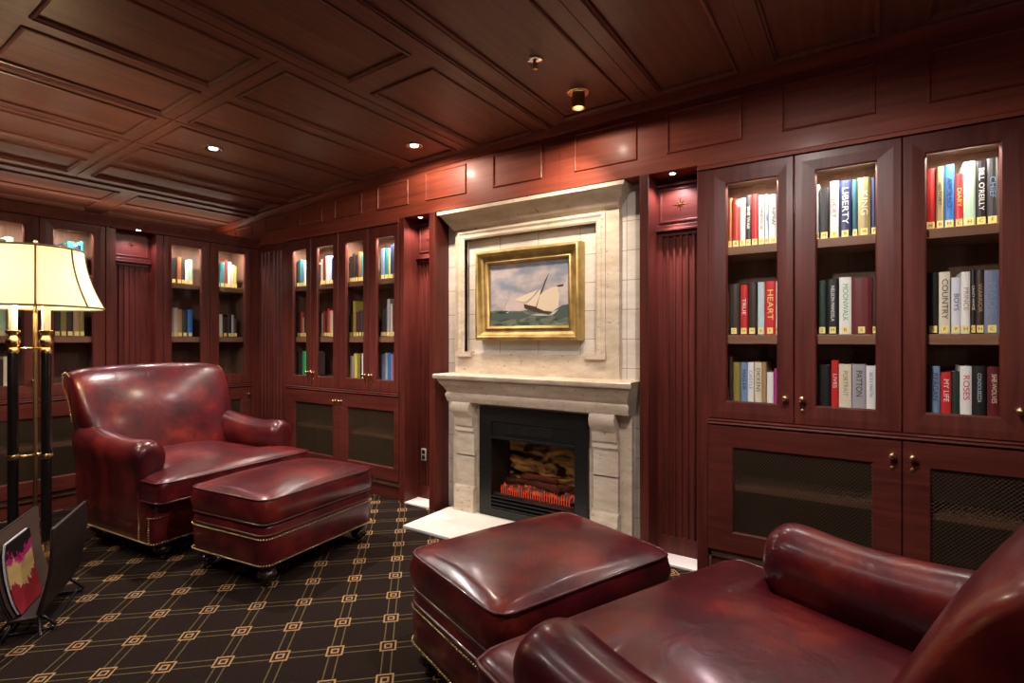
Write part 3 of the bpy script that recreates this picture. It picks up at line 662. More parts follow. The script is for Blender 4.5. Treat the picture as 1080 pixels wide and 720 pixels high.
# electric insert
ins = None
def iobj(name, bm, mat, parent=None, **k):
    bmesh.ops.transform(bm, matrix=Matrix.Translation((-CX, -.1, 0)), verts=bm.verts[:]); return obj(name, bm, mat, ins or fp, **k)
ia, ib = -2.185, -1.375
bm = B(); frame_rows(bm, (ia, ib, .022, .752), (-2.085, -1.465, .075, .655), .078, .11)
ins = iobj('electric_firebox', bm, black_metal, bevel=.003); ins['label'] = 'black metal electric firebox with glowing embers'
iobj('housing', boxes((-2.10, -1.45, .36, .375, .06, .66), (-2.10, -2.09, .10, .36, .06, .66), (-1.46, -1.45, .10, .36, .06, .66), (-2.1, -1.45, .10, .36, .05, .07), (-2.1, -1.45, .10, .36, .655, .665)), black_plain)
bm = boxes((-2.085, -1.465, .088, .12, .55, .655)); 
for i in range(6): box(bm, -1.96, -1.62, .083, .09, .582 + i * .011, .588 + i * .011)
box(bm, -2.085, -1.465, .074, .10, .542, .556)
iobj('top_vent', bm, black_metal, bevel=.001)
bm = boxes((-2.085, -1.465, .10, .12, .07, .172))
for i in range(4):
    z = .086 + i * .024
    loft(bm, [[Vector((x, y, zz)) for y, zz in ((.10, z), (.076, z - .004), (.076, z + .002), (.10, z + .012))] for x in (-2.085, -1.465)])
iobj('bottom_louvre', bm, black_metal)
obj_g = iobj('glass_pane', boxes((-2.085, -1.465, .092, .095, .172, .545)), glass('fire_glass', (.92, .88, .85), .7))
# back screen with the projected flame glow (it is itself a lit screen)
m, nt, b = newmat('flame_screen'); tc = N(nt, 'ShaderNodeTexCoord'); mp = N(nt, 'ShaderNodeMapping'); mp.inputs['Scale'].default_value = (5, 1, 14)
nt.links.new(tc.outputs['Object'], mp.inputs[0]); n1 = N(nt, 'ShaderNodeTexNoise'); n1.inputs['Scale'].default_value = 1.4; n1.inputs['Detail'].default_value = 3; n1.inputs['Distortion'].default_value = .8
nt.links.new(mp.outputs[0], n1.inputs[0]); sp = N(nt, 'ShaderNodeSeparateXYZ'); nt.links.new(tc.outputs['Object'], sp.inputs[0])
mr = N(nt, 'ShaderNodeMapRange'); mr.inputs[1].default_value = .18; mr.inputs[2].default_value = .46; mr.inputs[3].default_value = 1.15; mr.inputs[4].default_value = .12; nt.links.new(sp.outputs['Z'], mr.inputs[0])
cr = N(nt, 'ShaderNodeValToRGB'); cr.color_ramp.elements[0].position = .42; cr.color_ramp.elements[0].color = (0, 0, 0, 1); cr.color_ramp.elements[1].position = .72; cr.color_ramp.elements[1].color = (1, .42, .12, 1); nt.links.new(n1.outputs['Fac'], cr.inputs[0])
mu = N(nt, 'ShaderNodeMath', operation='MULTIPLY'); mu.inputs[1].default_value = .34; nt.links.new(mr.outputs[0], mu.inputs[0])
b.inputs['Base Color'].default_value = (.01, .006, .004, 1); b.inputs['Roughness'].default_value = .3; nt.links.new(cr.outputs[0], b.inputs['Emission Color']); nt.links.new(mu.outputs[0], b.inputs['Emission Strength'])
iobj('flame_screen', boxes((-2.09, -1.46, .315, .32, .17, .545)), m)
# ember bed, logs, comb of glowing bars
mE, nt, b = newmat('glowing_embers'); n1 = N(nt, 'ShaderNodeTexNoise'); n1.inputs['Scale'].default_value = 26; tc = N(nt, 'ShaderNodeTexCoord'); nt.links.new(tc.outputs['Object'], n1.inputs[0])
cr = N(nt, 'ShaderNodeValToRGB'); cr.color_ramp.elements[0].position = .5; cr.color_ramp.elements[0].color = (.03, .0, .0, 1); cr.color_ramp.elements[1].position = .66; cr.color_ramp.elements[1].color = (1, .10, .02, 1); nt.links.new(n1.outputs['Fac'], cr.inputs[0])
b.inputs['Base Color'].default_value = (.04, .012, .008, 1); nt.links.new(cr.outputs[0], b.inputs['Emission Color']); b.inputs['Emission Strength'].default_value = .7
bm = B(); nx, ny = 40, 8; rows = []
for j in range(ny + 1):
    rows.append([bm.verts.new((-2.05 + .56 * i / nx, .14 + .15 * j / ny, .185 + .045 * math.sin(PI * j / ny) + random.uniform(0, .02))) for i in range(nx + 1)])
for j in range(ny):
    for i in range(nx): bm.faces.new((rows[j][i], rows[j][i+1], rows[j+1][i+1], rows[j+1][i]))
e_ = iobj('ember_bed', bm, mE); e_['kind'] = 'stuff'
logm = wood('charred_log', (.02, .008, .005), (.09, .03, .015), (4, 40, 40), .85, 0, .4)
for k, (lx, ly, lz, ang, L, rr) in enumerate(((-1.93, .20, .245, 12, .20, .024), (-1.72, .19, .24, -14, .24, .026), (-1.80, .23, .275, 5, .26, .023), (-1.57, .21, .245, 20, .14, .026), (-1.99, .22, .25, -35, .12, .02))):
    bm = B(); secs = []
    for i in range(7):
        t = i / 6 - .5; q = [Vector((t * L, rr * (1 + .15 * math.sin(5 * t + a * 3)) * math.cos(a), rr * (1 + .2 * random.uniform(-1, 1)) * math.sin(a))) for a in [2 * PI * j / 10 for j in range(10)]]
        secs.append(q)
    loft(bm, secs); bmesh.ops.transform(bm, matrix=Matrix.Translation((lx, ly, lz)) @ Matrix.Rotation(R(ang), 4, 'Z'), verts=bm.verts[:])
    iobj('log', bm, logm, smooth=True)
bm = B()
for i in range(30):
    x = -2.03 + i * .0175; h = .04 + .008 * math.sin(i * 1.7)
    loft(bm, [[Vector((x + dx, y, z)) for dx, y in ((-.0025, .118), (.0025, .118), (.0025, .124), (-.0025, .124))] for z, in ((.17,), (.185 + h * .6,))] + [[Vector((x + dx, .122 + dy, .19 + h)) for dx, dy in ((-.001, -.001), (.001, -.001), (.001, .001), (-.001, .001))]])
iobj('glowing_comb', bm, emit('comb_glow', (1, .10, .04), .6))
lamp('AREA', (-1.77, .22, .33), .35, (1, .25, .08), .3, (-1.77, .10, .15))

# ------------------------------------------------------------------ painting
pt = empty('framed_painting', (-1.822, .088, 1.495)); tag(pt, 'seascape of a white-sailed sailing boat in a heavy gilt frame above the mantel', 'painting')
gilt, nt, b = newmat('gilt'); tc = N(nt, 'ShaderNodeTexCoord'); n1 = N(nt, 'ShaderNodeTexNoise'); n1.inputs['Scale'].default_value = 9; n1.inputs['Detail'].default_value = 5; nt.links.new(tc.outputs['Object'], n1.inputs[0])
cr = N(nt, 'ShaderNodeValToRGB'); cr.color_ramp.elements[0].color = (.20, .12, .03, 1); cr.color_ramp.elements[1].color = (.50, .35, .12, 1); cr.color_ramp.elements[0].position = .3; cr.color_ramp.elements[1].position = .7
nt.links.new(n1.outputs['Fac'], cr.inputs[0]); nt.links.new(cr.outputs[0], b.inputs['Base Color']); b.inputs['Metallic'].default_value = .4; b.inputs['Roughness'].default_value = .45
FW, FH = .395, .301
bm = B(); Q = lambda a, b, h: Vector((a, -h, b))
ring(bm, -FW, FW, -FH, FH, [(0, -.058), (0, .0), (.006, .018), (.014, .026), (.022, .026), (.030, .016), (.036, .012), (.048, -.002), (.060, -.012), (.070, -.012), (.074, -.004), (.080, -.002), (.086, -.008), (.090, -.022), (.096, -.026), (.096, -.045)], Q)
obj('gilt_frame', bm, gilt, pt, auto=50)
cm, nt, b = newmat('painted_sky_and_sea'); tc = N(nt, 'ShaderNodeTexCoord'); sp = N(nt, 'ShaderNodeSeparateXYZ'); nt.links.new(tc.outputs['Object'], sp.inputs[0])
mp = N(nt, 'ShaderNodeMapping'); mp.inputs['Scale'].default_value = (3.5, 1, 6); nt.links.new(tc.outputs['Object'], mp.inputs[0])
n1 = N(nt, 'ShaderNodeTexNoise'); n1.inputs['Scale'].default_value = 1.6; n1.inputs['Detail'].default_value = 5; nt.links.new(mp.outputs[0], n1.inputs[0])
cr = N(nt, 'ShaderNodeValToRGB'); cr.color_ramp.elements[0].position = .36; cr.color_ramp.elements[0].color = (.19, .23, .30, 1); cr.color_ramp.elements[1].position = .62; cr.color_ramp.elements[1].color = (.50, .43, .42, 1); nt.links.new(n1.outputs['Fac'], cr.inputs[0])
mp2 = N(nt, 'ShaderNodeMapping'); mp2.inputs['Scale'].default_value = (9, 1, 30); nt.links.new(tc.outputs['Object'], mp2.inputs[0])
n2 = N(nt, 'ShaderNodeTexNoise'); n2.inputs['Scale'].default_value = 1.2; n2.inputs['Detail'].default_value = 6; n2.inputs['Distortion'].default_value = 1; nt.links.new(mp2.outputs[0], n2.inputs[0])
c2 = N(nt, 'ShaderNodeValToRGB'); c2.color_ramp.elements[0].position = .35; c2.color_ramp.elements[0].color = (.012, .028, .022, 1); c2.color_ramp.elements[1].position = .72; c2.color_ramp.elements[1].color = (.20, .24, .19, 1); nt.links.new(n2.outputs['Fac'], c2.inputs[0])
ns = N(nt, 'ShaderNodeMath', operation='MULTIPLY_ADD'); ns.inputs[1].default_value = .03; nt.links.new(n1.outputs['Fac'], ns.inputs[0]); nt.links.new(sp.outputs['Z'], ns.inputs[2])
lt = N(nt, 'ShaderNodeMath', operation='LESS_THAN'); lt.inputs[1].default_value = -.088; nt.links.new(ns.outputs[0], lt.inputs[0])
mx = N(nt, 'ShaderNodeMixRGB'); nt.links.new(lt.outputs[0], mx.inputs[0]); nt.links.new(cr.outputs[0], mx.inputs[1]); nt.links.new(c2.outputs[0], mx.inputs[2]); nt.links.new(mx.outputs[0], b.inputs['Base Color']); b.inputs['Roughness'].default_value = .5
cv = obj('canvas', boxes((-FW + .09, FW - .09, .030, .036, -FH + .09, FH - .09)), cm, pt)
def flat(name, polys, mat, dy):
    bm = B()
    for pl in polys:
        A = [bm.verts.new((x, .030 - dy, z)) for x, z in pl]; Bq = [bm.verts.new((x, .0302, z)) for x, z in pl]
        bm.faces.new(A)
        for i in range(len(pl)): bm.faces.new((A[i], A[(i+1) % len(pl)], Bq[(i+1) % len(pl)], Bq[i]))
    o = obj(name, bm, mat, cv); return o
def px(x, y): return (-.305 + (x - 88) / 517 * .61, .211 - (y - 175) / 425 * .422)
sail = plain('painted_sail', (.62, .53, .40), .6); sail2 = plain('painted_sail_shade', (.42, .34, .25), .6); hull = plain('painted_hull', (.05, .03, .02), .5); foam = plain('painted_foam', (.50, .50, .46), .6); sea2 = plain('painted_wave', (.055, .085, .07), .6)
flat('painted_waves', [[px(88, 520), px(140, 505), px(200, 520), px(270, 498), px(330, 512), px(360, 535), px(300, 550), px(200, 548), px(120, 560), px(88, 548)], [px(490, 520), px(560, 470), px(604, 462), px(604, 540), px(540, 560)]], sea2, .0004)
flat('painted_foam', [[px(480, 522), px(520, 500), px(540, 492), px(515, 520), px(500, 530)], [px(360, 525), px(430, 520), px(500, 530), px(440, 532)], [px(200, 505), px(225, 497), px(215, 508)]], foam, .0008)
flat('painted_hull', [[px(322, 450), px(332, 455), px(420, 480), px(500, 512), px(492, 522), px(430, 512), px(340, 487), px(326, 478)]], hull, .0012)
flat('painted_mast', [[px(398, 480), px(455, 310), px(482, 262), px(460, 318), px(404, 482)], [px(510, 348), px(570, 336), px(568, 350), px(555, 352)]], hull, .0014)
flat('painted_sails', [[px(262, 420), px(350, 385), px(415, 362), px(380, 405), px(335, 440), px(300, 438)], [px(340, 455), px(375, 420), px(428, 360), px(425, 395), px(400, 472)], [px(405, 478), px(425, 400), px(450, 375), px(528, 345), px(545, 400), px(538, 480), px(505, 508), px(450, 500)]], sail, .0018)
flat('painted_distant_sail', [[px(180, 475), px(205, 425), px(228, 398), px(205, 450), px(195, 482)], [px(158, 478), px(180, 440), px(178, 478)]], sail2, .0010)

# ------------------------------------------------------------------ wall outlet in left pilaster
o = tag(obj('wall_socket', boxes((-.024, .024, -.010, .0, -.045, .045)), plain('satin_socket_plate', (.62, .58, .56), .3, .2), None, bevel=.003, loc=(-2.752, .148, .34)), 'small metal double socket plate low on the fluted pilaster left of the fireplace', 'socket')
obj('socket_insert', boxes((-.014, .014, -.013, -.009, .006, .034), (-.014, .014, -.013, -.009, -.034, -.006)), black_metal, o)

# ------------------------------------------------------------------ ceiling fittings
def can(x, y, label):
    z = zc(x) + .010
    bm = B(); lathe(bm, [(.030, 0), (.044, -.003), (.050, -.008), (.054, -.004), (.054, .002), (.03, .02), (.028, .002)], 0, 0, 0, 28, False)
    o = tag(obj('recessed_spotlight', bm, chrome, None, smooth=True, loc=(x, y, z)), label, 'light', 'recessed ceiling spotlights')
    bm = B(); lathe(bm, [(.024, -.002), (.026, .003), (.024, .006)], 0, 0, -.004, 20); obj('bulb', bm, bulb_glow, o)
for x, y, l in ((-2.2, -2.1, 'added ceiling fill spotlight turned towards the corner bookcases'), (-2.9, -2.5, 'added ceiling fill spotlight turned towards the left wall bookcases'), (-.55, -2.3, 'added ceiling fill spotlight turned towards the right bookcases'), (-3.456, -1.041, 'round chrome recessed ceiling spotlight above the far leather armchair'), (-2.429, -.293, 'round chrome recessed ceiling spotlight near the frieze left of the fireplace'),
                (-.30, -1.35, 'recessed ceiling spotlight above the near armchair'), (-.95, -2.35, 'added ceiling fill spotlight near the viewpoint'), (-1.9, -2.3, 'added ceiling fill spotlight above the carpet in the middle of the room'), (-3.2, -3.0, 'added ceiling fill spotlight at the back of the room')):
    can(x, y, l)  # includes housings for the added fill spots out of view
cyl = empty('cylinder_spotlight', (-1.245, -.307, zc(-1.245) + .010)); tag(cyl, 'brass cylinder spotlight on the ceiling in front of the fireplace', 'light')
bm = B(); lathe(bm, [(.028, .0), (.05, -.004), (.062, -.002), (.062, .002), (.028, .004)], 0, 0, 0, 28); obj('ceiling_plate', bm, brass, cyl, smooth=True)
bm = B(); lathe(bm, [(.034, -.002), (.034, -.072), (.036, -.080), (.031, -.080), (.030, -.02)], 0, 0, 0, 28, False); obj('barrel', bm, brass_dark, cyl, auto=40)
bm = B(); lathe(bm, [(.028, -.045), (.028, -.041)], 0, 0, 0, 18); obj('bulb', bm, bulb_glow, cyl)
spk = empty('fire_sprinkler', (-1.263, -.716, zc(-1.263) + .010)); tag(spk, 'small chrome fire sprinkler head hanging from the ceiling', 'sprinkler')
bm = B(); lathe(bm, [(.012, -.010), (.034, -.008), (.040, -.002), (.040, .001), (.012, .001)], 0, 0, 0, 24); obj('escutcheon', bm, chrome, spk, smooth=True)
bm = B(); lathe(bm, [(.007, -.008), (.009, -.014), (.006, -.018), (.006, -.038), (.018, -.042), (.018, -.045), (.004, -.047)], 0, 0, 0, 16)
tube(bm, [(.007, 0, -.014), (.016, 0, -.022), (.014, 0, -.036), (.005, 0, -.043)], .0022, 6); tube(bm, [(-.007, 0, -.014), (-.016, 0, -.022), (-.014, 0, -.036), (-.005, 0, -.043)], .0022, 6)
obj('sprinkler_head', bm, brass_dark, spk, smooth=True)

# ------------------------------------------------------------------ upholstery
def rrect(hx, hy, r, n=6):
    p = []
    for cx_, cy_, a0 in ((hx - r, hy - r, 0), (-hx + r, hy - r, 90), (-hx + r, -hy + r, 180), (hx - r, -hy + r, 270)):
        for k in range(n + 1):
            a = R(a0 + 90 * k / n); p.append((cx_ + r * math.cos(a), cy_ + r * math.sin(a)))
    return p
def resample(p, m=72):
    q = p + [p[0]]; L = [0]
    for a, b_ in zip(q, q[1:]): L.append(L[-1] + math.dist(a, b_))
    out = []; j = 0
    for i in range(m):
        t = L[-1] * i / m
        while L[j + 1] < t: j += 1
        f = (t - L[j]) / (L[j + 1] - L[j]); out.append((q[j][0] + f * (q[j+1][0] - q[j][0]), q[j][1] + f * (q[j+1][1] - q[j][1])))
    return out
def cushion(out, z0, z1, crown=.03, er=.018, bulge=.008, c=(0, 0), botcrown=0.0):
    bm = B(); cx_, cy_ = c
    def ringv(s, z, grow=0):
        res = []
        for x, y in out:
            dx, dy = x - cx_, y - cy_; L = math.hypot(dx, dy)
            res.append(Vector((cx_ + dx * s + dx / L * grow, cy_ + dy * s + dy / L * grow, z)))
        return res
    secs = []
    for s in (.25, .6, .85): secs.append(ringv(s, z0 - botcrown * (1 - s)))
    secs.append(ringv(1, z0, -er)); secs.append(ringv(1, z0 + er * .35, -er * .25)); secs.append(ringv(1, z0 + er, 0))
    secs.append(ringv(1, (z0 + z1) / 2, bulge)); secs.append(ringv(1, z1 - er, 0)); secs.append(ringv(1, z1 - er * .3, -er * .3)); secs.append(ringv(1, z1, -er))
    HX = max(abs(x - cx_) for x, y in out); HY = max(abs(y - cy_) for x, y in out)
    for s in (.95, .89, .80, .68, .54, .38, .22, .08): secs.append([Vector((v.x, v.y, z1 + crown * (max(0, 1 - ((v.x - cx_) / HX) ** 2) * max(0, 1 - ((v.y - cy_) / HY) ** 2)) ** .62)) for v in ringv(s, 0, -er * s)])
    loft(bm, secs)
    return bm
def pipe(out, z, r=.0055, c=(0, 0), grow=0):
    P = []
    for x, y in out:
        dx, dy = x - c[0], y - c[1]; L = math.hypot(dx, dy); P.append((x + dx / L * grow, y + dy / L * grow, z))
    bm = B(); tube(bm, P, r, 8, True); return bm
def nails(bm, path, step=.0135, r=.0052):
    path = [Vector(p) for p in path]; L = 0
    for a, b_ in zip(path, path[1:]):
        d = (b_ - a).length; t = (step - L % step) % step
        while t < d:
            p = a + (b_ - a) * (t / d)
            bmesh.ops.create_icosphere(bm, subdivisions=1, radius=r, matrix=Matrix.Translation(p)); t += step
        L += d
def foot_bm(h=.115):
    bm = B(); lathe(bm, [(.022, 0), (.024, .006), (.019, .014), (.017, .022), (.034, .034), (.046, .050), (.047, .062), (.038, .076), (.027, .082), (.034, .088), (.037, .096), (.034, .104), (.030, h)], 0, 0, 0, 22)
    return bm
foot_me = None
def feet(root, pts):
    global foot_me
    for x, y in pts:
        if foot_me is None:
            o = obj('bun_foot', foot_bm(), black_wood, root, smooth=True); foot_me = o.data
        else:
            o = bpy.data.objects.new('bun_foot', foot_me); COL.objects.link(o); o.parent = root
        o.location = (x, y, 0)

def ottoman(T, rotz, label):
    root = empty('footstool', T, rotz); tag(root, label, 'footstool', 'oxblood leather footstools')
    hx, hy = .293, .382
    o1 = resample(rrect(hx, hy, .055), 80); o2 = resample(rrect(hx - .006, hy - .006, .05), 80)
    b_ = obj('upholstered_base', cushion(o2, .112, .305, .0, .010, .006), lea, root, smooth=True)
    obj('cushion', cushion(o1, .312, .437, .050, .016, .012), lea, root, smooth=True)
    obj('piping', pipe(o1, .433, .0055, grow=-.004), lea_pipe, root, smooth=True)
    obj('piping', pipe(o1, .315, .006, grow=-.004), lea_pipe, root, smooth=True)
    obj('welt', pipe(o2, .262, .007, grow=.001), lea_pipe, root, smooth=True)
    o3 = resample(rrect(hx + .001, hy + .001, .055), 160); bm = B()
    for z in (.247, .122): nails(bm, [(x, y, z) for x, y in o3] + [(o3[0][0], o3[0][1], z)])
    n_ = obj('nailhead_trim', bm, nail_brass, root, smooth=True); n_['kind'] = 'stuff'
    feet(root, [(sx * (hx - .065), sy * (hy - .065)) for sx in (-1, 1) for sy in (-1, 1)])
    return root
ottoman((-2.695, -1.02, 0), R(7), 'oxblood leather footstool with rows of brass nailheads, in front of the far armchair')
ottoman((-.978, -1.150, 0), R(-20.5), 'oxblood leather footstool in the foreground pushed up to the near armchair')

def armchair(T, rotz, label, wide=1.0, drop=0.0):
    root = empty('armchair', T, rotz); tag(root, label, 'armchair', 'oxblood leather club armchairs')
    W = .47
    o = resample([(x - .41, y) for x, y in rrect(.41, W, .03)], 90)
    obj('upholstered_base', cushion(o, .10, .315, 0, .012, .004, c=(-.41, 0)), lea, root, smooth=True)
    # seat cushion, T-shaped: closed sections swept from back to front
    def half(x): 
        t = min(1, max(0, (x + .135) / .05)); t = t * t * (3 - 2 * t)
        h = .345 + (.487 - .345) * t
        if x > .05: h -= .030 * ((x - .05) / .04) ** 2
        return h
    secs = []
    for x in [-.66, -.62, -.5, -.4, -.3, -.22, -.17, -.14, -.125, -.11, -.095, -.08, -.05, 0, .04, .065, .080, .088, .091]:
        h = half(x); e = max(0, (x - .065) / .026); zt = .462 - .020 * e ** 2; zb = .325 + .018 * e ** 2; sec = []
        cr_ = .048 * (1 - max(0, (x + .28) / .371) ** 3)
        for f in (-1, -.97, -.9, -.75, -.5, -.25, 0, .25, .5, .75, .9, .97, 1):
            ed = max(0, (abs(f) - .9) / .1)
            sec.append(Vector((x, f * h, zt - .018 * ed ** 2 + cr_ * (1 - abs(f) ** 3))))
        for f in (1, .97, .75, 0, -.75, -.97, -1): sec.append(Vector((x, f * h, zb + (.018 if abs(f) == 1 else 0))))
        secs.append(sec)
    bm = B(); loft(bm, secs); obj('seat_cushion', bm, lea, root, smooth=True, subsurf=1)
    edge = [(x, half(x) - .002) for x in (-.3, -.2, -.15, -.13, -.115, -.10, -.08, -.04, 0, .04, .065)] + [(.078, .452), (.086, .435), (.088, .41)]
    loop = edge + [(.090, .2), (.090, 0), (.090, -.2)] + [(x, -y) for x, y in edge[::-1]]
    for z in (.446, .342):
        bm = B(); tube(bm, [(x + .001, y, z) for x, y in loop], .0055, 8); obj('piping', bm, lea_pipe, root, smooth=True)
    # arms: roll on a slimmer panel, sloping down to a rounded front
    for s in (-1, 1):
        prof = [(.365, .12), (.365, .38), (.358, .44), (.338, .485), (.326, .530), (.330, .575), (.352, .612), (.392, .632), (.440, .630), (.478, .606), (.497, .566), (.494, .525), (.478, .495), (.471, .445), (.470, .30), (.470, .12)]
        secs = []
        for x, sc, dz in ((-.88, 1, .065), (-.75, 1, .055), (-.60, .99, .030), (-.45, .98, .012), (-.32, .98, .006), (-.22, 1.03, .012), (-.16, 1.06, .014), (-.130, 1.02, .012), (-.108, .92, .006), (-.096, .74, .0), (-.091, .42, -.004)):
            sec = []
            for y, z in prof:
                if z > .42:
                    yy = .412 + (y - .412) * sc; zz = .550 + (z - .550) * sc + dz * (z - .42) / .2
                else:
                    yy = .418 + (y - .418) * (1 if x < -.14 else max(.85, sc)); zz = z
                if s > 0: zz -= drop * min(1, max(0, (z - .40) / .1))
                sec.append(Vector((x, s * (yy + .008), zz)))
            secs.append(sec)
        bm = B(); loft(bm, secs); obj('arm', bm, lea, root, smooth=True, subsurf=1)
    # back: pillow-like front rolling over the top, side ends drawn in to a scroll
    prof = [(-.60, .34), (-.63, .48), (-.680, .62), (-.735, .76), (-.785, .88), (-.820, .965), (-.865, 1.022), (-.915, 1.045), (-.970, 1.032), (-1.005, .985), (-1.005, .925), (-.965, .880), (-.915, .850), (-.885, .70), (-.870, .45), (-.860, .13)]
    secs = []
    for y, g in ((-.482, .30), (-.482, .62), (-.478, .80), (-.466, .90), (-.446, .96), (-.41, .99), (-.34, 1), (-.2, 1), (-.08, 1), (.08, 1), (.2, 1), (.34, 1), (.41, .99), (.446, .96), (.466, .90), (.478, .80), (.482, .62), (.482, .30)):
        t = y / .48; sec = []
        for i, (x, z) in enumerate(prof):
            fr = max(0, 1 - abs(i - 3) / 4.)
            xx = x + fr * .035 * (1 - t * t); zz = z - (.018 * t ** 2 + .022 * abs(t) ** 7) * max(0, (z - .7) / .35)
            cx_, cz_ = -.93, .955
            if z > .84: xx = cx_ + (xx - cx_) * g; zz = cz_ + (zz - cz_) * g
            else: xx = -.89 + (xx + .89) * g; zz = min(zz, .955 - (.955 - z) * (.8 + .2 * g))
            yy = y * (1.0 if z > .70 else .95 if z > .5 else .90)
            sec.append(Vector((xx, yy, zz)))
        secs.append(sec)
    bm = B(); loft(bm, secs); obj('backrest', bm, lea, root, smooth=True, subsurf=1)
    o3 = resample([(x - .41, y) for x, y in rrect(.414, W + .005, .032)], 200); bm = B()
    keep = [(x, y, .112) for x, y in o3]; nails(bm, keep + [keep[0]])
    fr = sorted([(x, y, .250) for x, y in o3 if x > -.04], key=lambda q: q[1]); nails(bm, fr)
    for s in (-1, 1):
        nails(bm, [(-.125, s * .474, .12), (-.125, s * .474, .44)]); nails(bm, [(-.028, s * .474, .12), (-.028, s * .474, .25)])
        nails(bm, [(-.905, s * .462, .70), (-.925, s * .470, .80), (-.950, s * .478, .875), (-.975, s * .482, .93), (-.975, s * .483, .985), (-.93, s * .483, 1.00), (-.890, s * .482, .975)])
    n_ = obj('nailhead_trim', bm, nail_brass, root, smooth=True); n_['kind'] = 'stuff'
    feet(root, [(-.07, .38), (-.07, -.38), (-.76, .38), (-.76, -.38)])
    root.scale = (1, wide, 1)
    return root
armchair((-3.18, -1.05, 0), R(5), 'oxblood leather club armchair with brass nailheads beside the floor lamp')
armchair((-.497, -1.362, 0), R(157), 'large oxblood leather armchair cut off by the right bottom corner of the view', 1.07, .03)

# ------------------------------------------------------------------ floor lamp
lx, ly = -3.56, -1.885
lp = empty('floor_lamp', (lx, ly, 0)); tag(lp, 'three-column black and brass floor lamp with a cream bell shade', 'floor lamp')
bm = B(); lathe(bm, [(.175, 0), (.18, .008), (.175, .018), (.155, .024), (.15, .040), (.10, .052), (.085, .075), (.13, .09), (.15, .10), (.15, .115), (.02, .12)], 0, 0, 0, 40); obj('base', bm, brass, lp, auto=40)
bm = B(); lathe(bm, [(.009, .115), (.009, 1.33), (.006, 1.34)], 0, 0, 0, 16); obj('centre_tube', bm, brass_dark, lp, smooth=False, auto=50)
cols = [(-.085, -.067), (.075, .005), (.02, .085)]
a0 = 215
for k in range(3):
    a = R((255.6, 15.6, 135.6)[k]); r = .084; x, y = r * math.cos(a), r * math.sin(a)
    bm = B(); lathe(bm, [(.020, .115), (.022, .30), (.022, 1.10), (.020, 1.15)], x, y, 0, 20); c = obj('column', bm, plain('black_lacquer', (.008, .007, .007), .18, 0, .5), lp, auto=40)
    for pr in ([(.027, .113), (.030, .13), (.024, .15), (.027, .16), (.023, .175)], [(.024, 1.13), (.026, 1.15), (.017, 1.16), (.026, 1.175), (.031, 1.19), (.022, 1.205), (.015, 1.22), (.028, 1.235), (.031, 1.245), (.017, 1.25)], [(.026, .595), (.028, .600), (.028, .615), (.026, .62)]):
        bm = B(); lathe(bm, pr, x, y, 0, 20); obj('brass_collar', bm, brass, c, auto=50)
    bm = B(); lathe(bm, [(.017, 1.245), (.017, 1.385), (.014, 1.388)], x, y, 0, 18); m_c = plain('candle_sleeve', (.85, .80, .68), .5); obj('candle_sleeve', bm, m_c, c, smooth=False, auto=50)
    bm = B(); bmesh.ops.create_uvsphere(bm, u_segments=14, v_segments=10, radius=.028, matrix=Matrix.Translation((x, y, 1.43)) @ Matrix.Diagonal((1, 1, 1.4, 1))); obj('bulb', bm, bulb_glow, c, smooth=True)
    for zz in (.607, 1.155):
        bm = B(); tube(bm, [(0, 0, zz), (x, y, zz)], .006, 8); obj('brace', bm, brass, c, smooth=True)
lamp('POINT', (lx, ly, 1.47), 26, (1, .80, .55), .07)
for q in ((.115, -.05, .135), (.11, .06, .135)):
    bm = B(); bmesh.ops.create_uvsphere(bm, u_segments=14, v_segments=10, radius=.022, matrix=Matrix.Translation(q)); obj('ball_finial', bm, brass, lp, smooth=True)
# bell shade: thin cloth shell lit from within
sm = bpy.data.materials.new('lit_cloth_shade'); sm.use_nodes = True; nt = sm.node_tree; b = nt.nodes['Principled BSDF']
b.inputs['Base Color'].default_value = (.86, .78, .56, 1); b.inputs['Roughness'].default_value = .8
b.inputs['Emission Color'].default_value = (1, .83, .50, 1); b.inputs['Emission Strength'].default_value = .62
tr = N(nt, 'ShaderNodeBsdfTranslucent'); tr.inputs[0].default_value = (.9, .78, .5, 1); mx = N(nt, 'ShaderNodeMixShader'); mx.inputs[0].default_value = .45
nt.links.new(b.outputs[0], mx.inputs[1]); nt.links.new(tr.outputs[0], mx.inputs[2]); nt.links.new(mx.outputs[0], nt.nodes['Material Output'].inputs[0])
Z0, Z1 = 1.365, 1.665
def sr(t): return .196 + (.283 - .196) * ((1 - t) ** 1.75)
shp = [(sr(i / 12), Z0 + (Z1 - Z0) * i / 12) for i in range(13)]
bm = B(); lathe(bm, shp + [(r - .003, z) for r, z in shp[::-1]] + [shp[0]], 0, 0, 0, 56, False)
sh = obj('lamp_shade', bm, sm, lp, smooth=True)
trim = plain('shade_braid', (.16, .09, .04), .7)
bm = B()
for r_, z in ((sr(0), Z0), (sr(1), Z1)): tube(bm, [(r_ * math.cos(2*PI*i/56), r_ * math.sin(2*PI*i/56), z) for i in range(56)], .0055, 6, True)
for k in range(8):
    a = R(k * 45 - 14.4); tube(bm, [((sr(i/12) + .001) * math.cos(a), (sr(i/12) + .001) * math.sin(a), Z0 + (Z1 - Z0) * i / 12) for i in range(13)], .0045, 6)
obj('shade_trim', bm, trim, sh, smooth=True)
bm = B()
for k in range(3):
    a = R(120 * k); tube(bm, [(0, 0, Z1 - .02), (.194 * math.cos(a), .194 * math.sin(a), Z1 - .003)], .003, 6)
obj('shade_spider', bm, brass, sh)
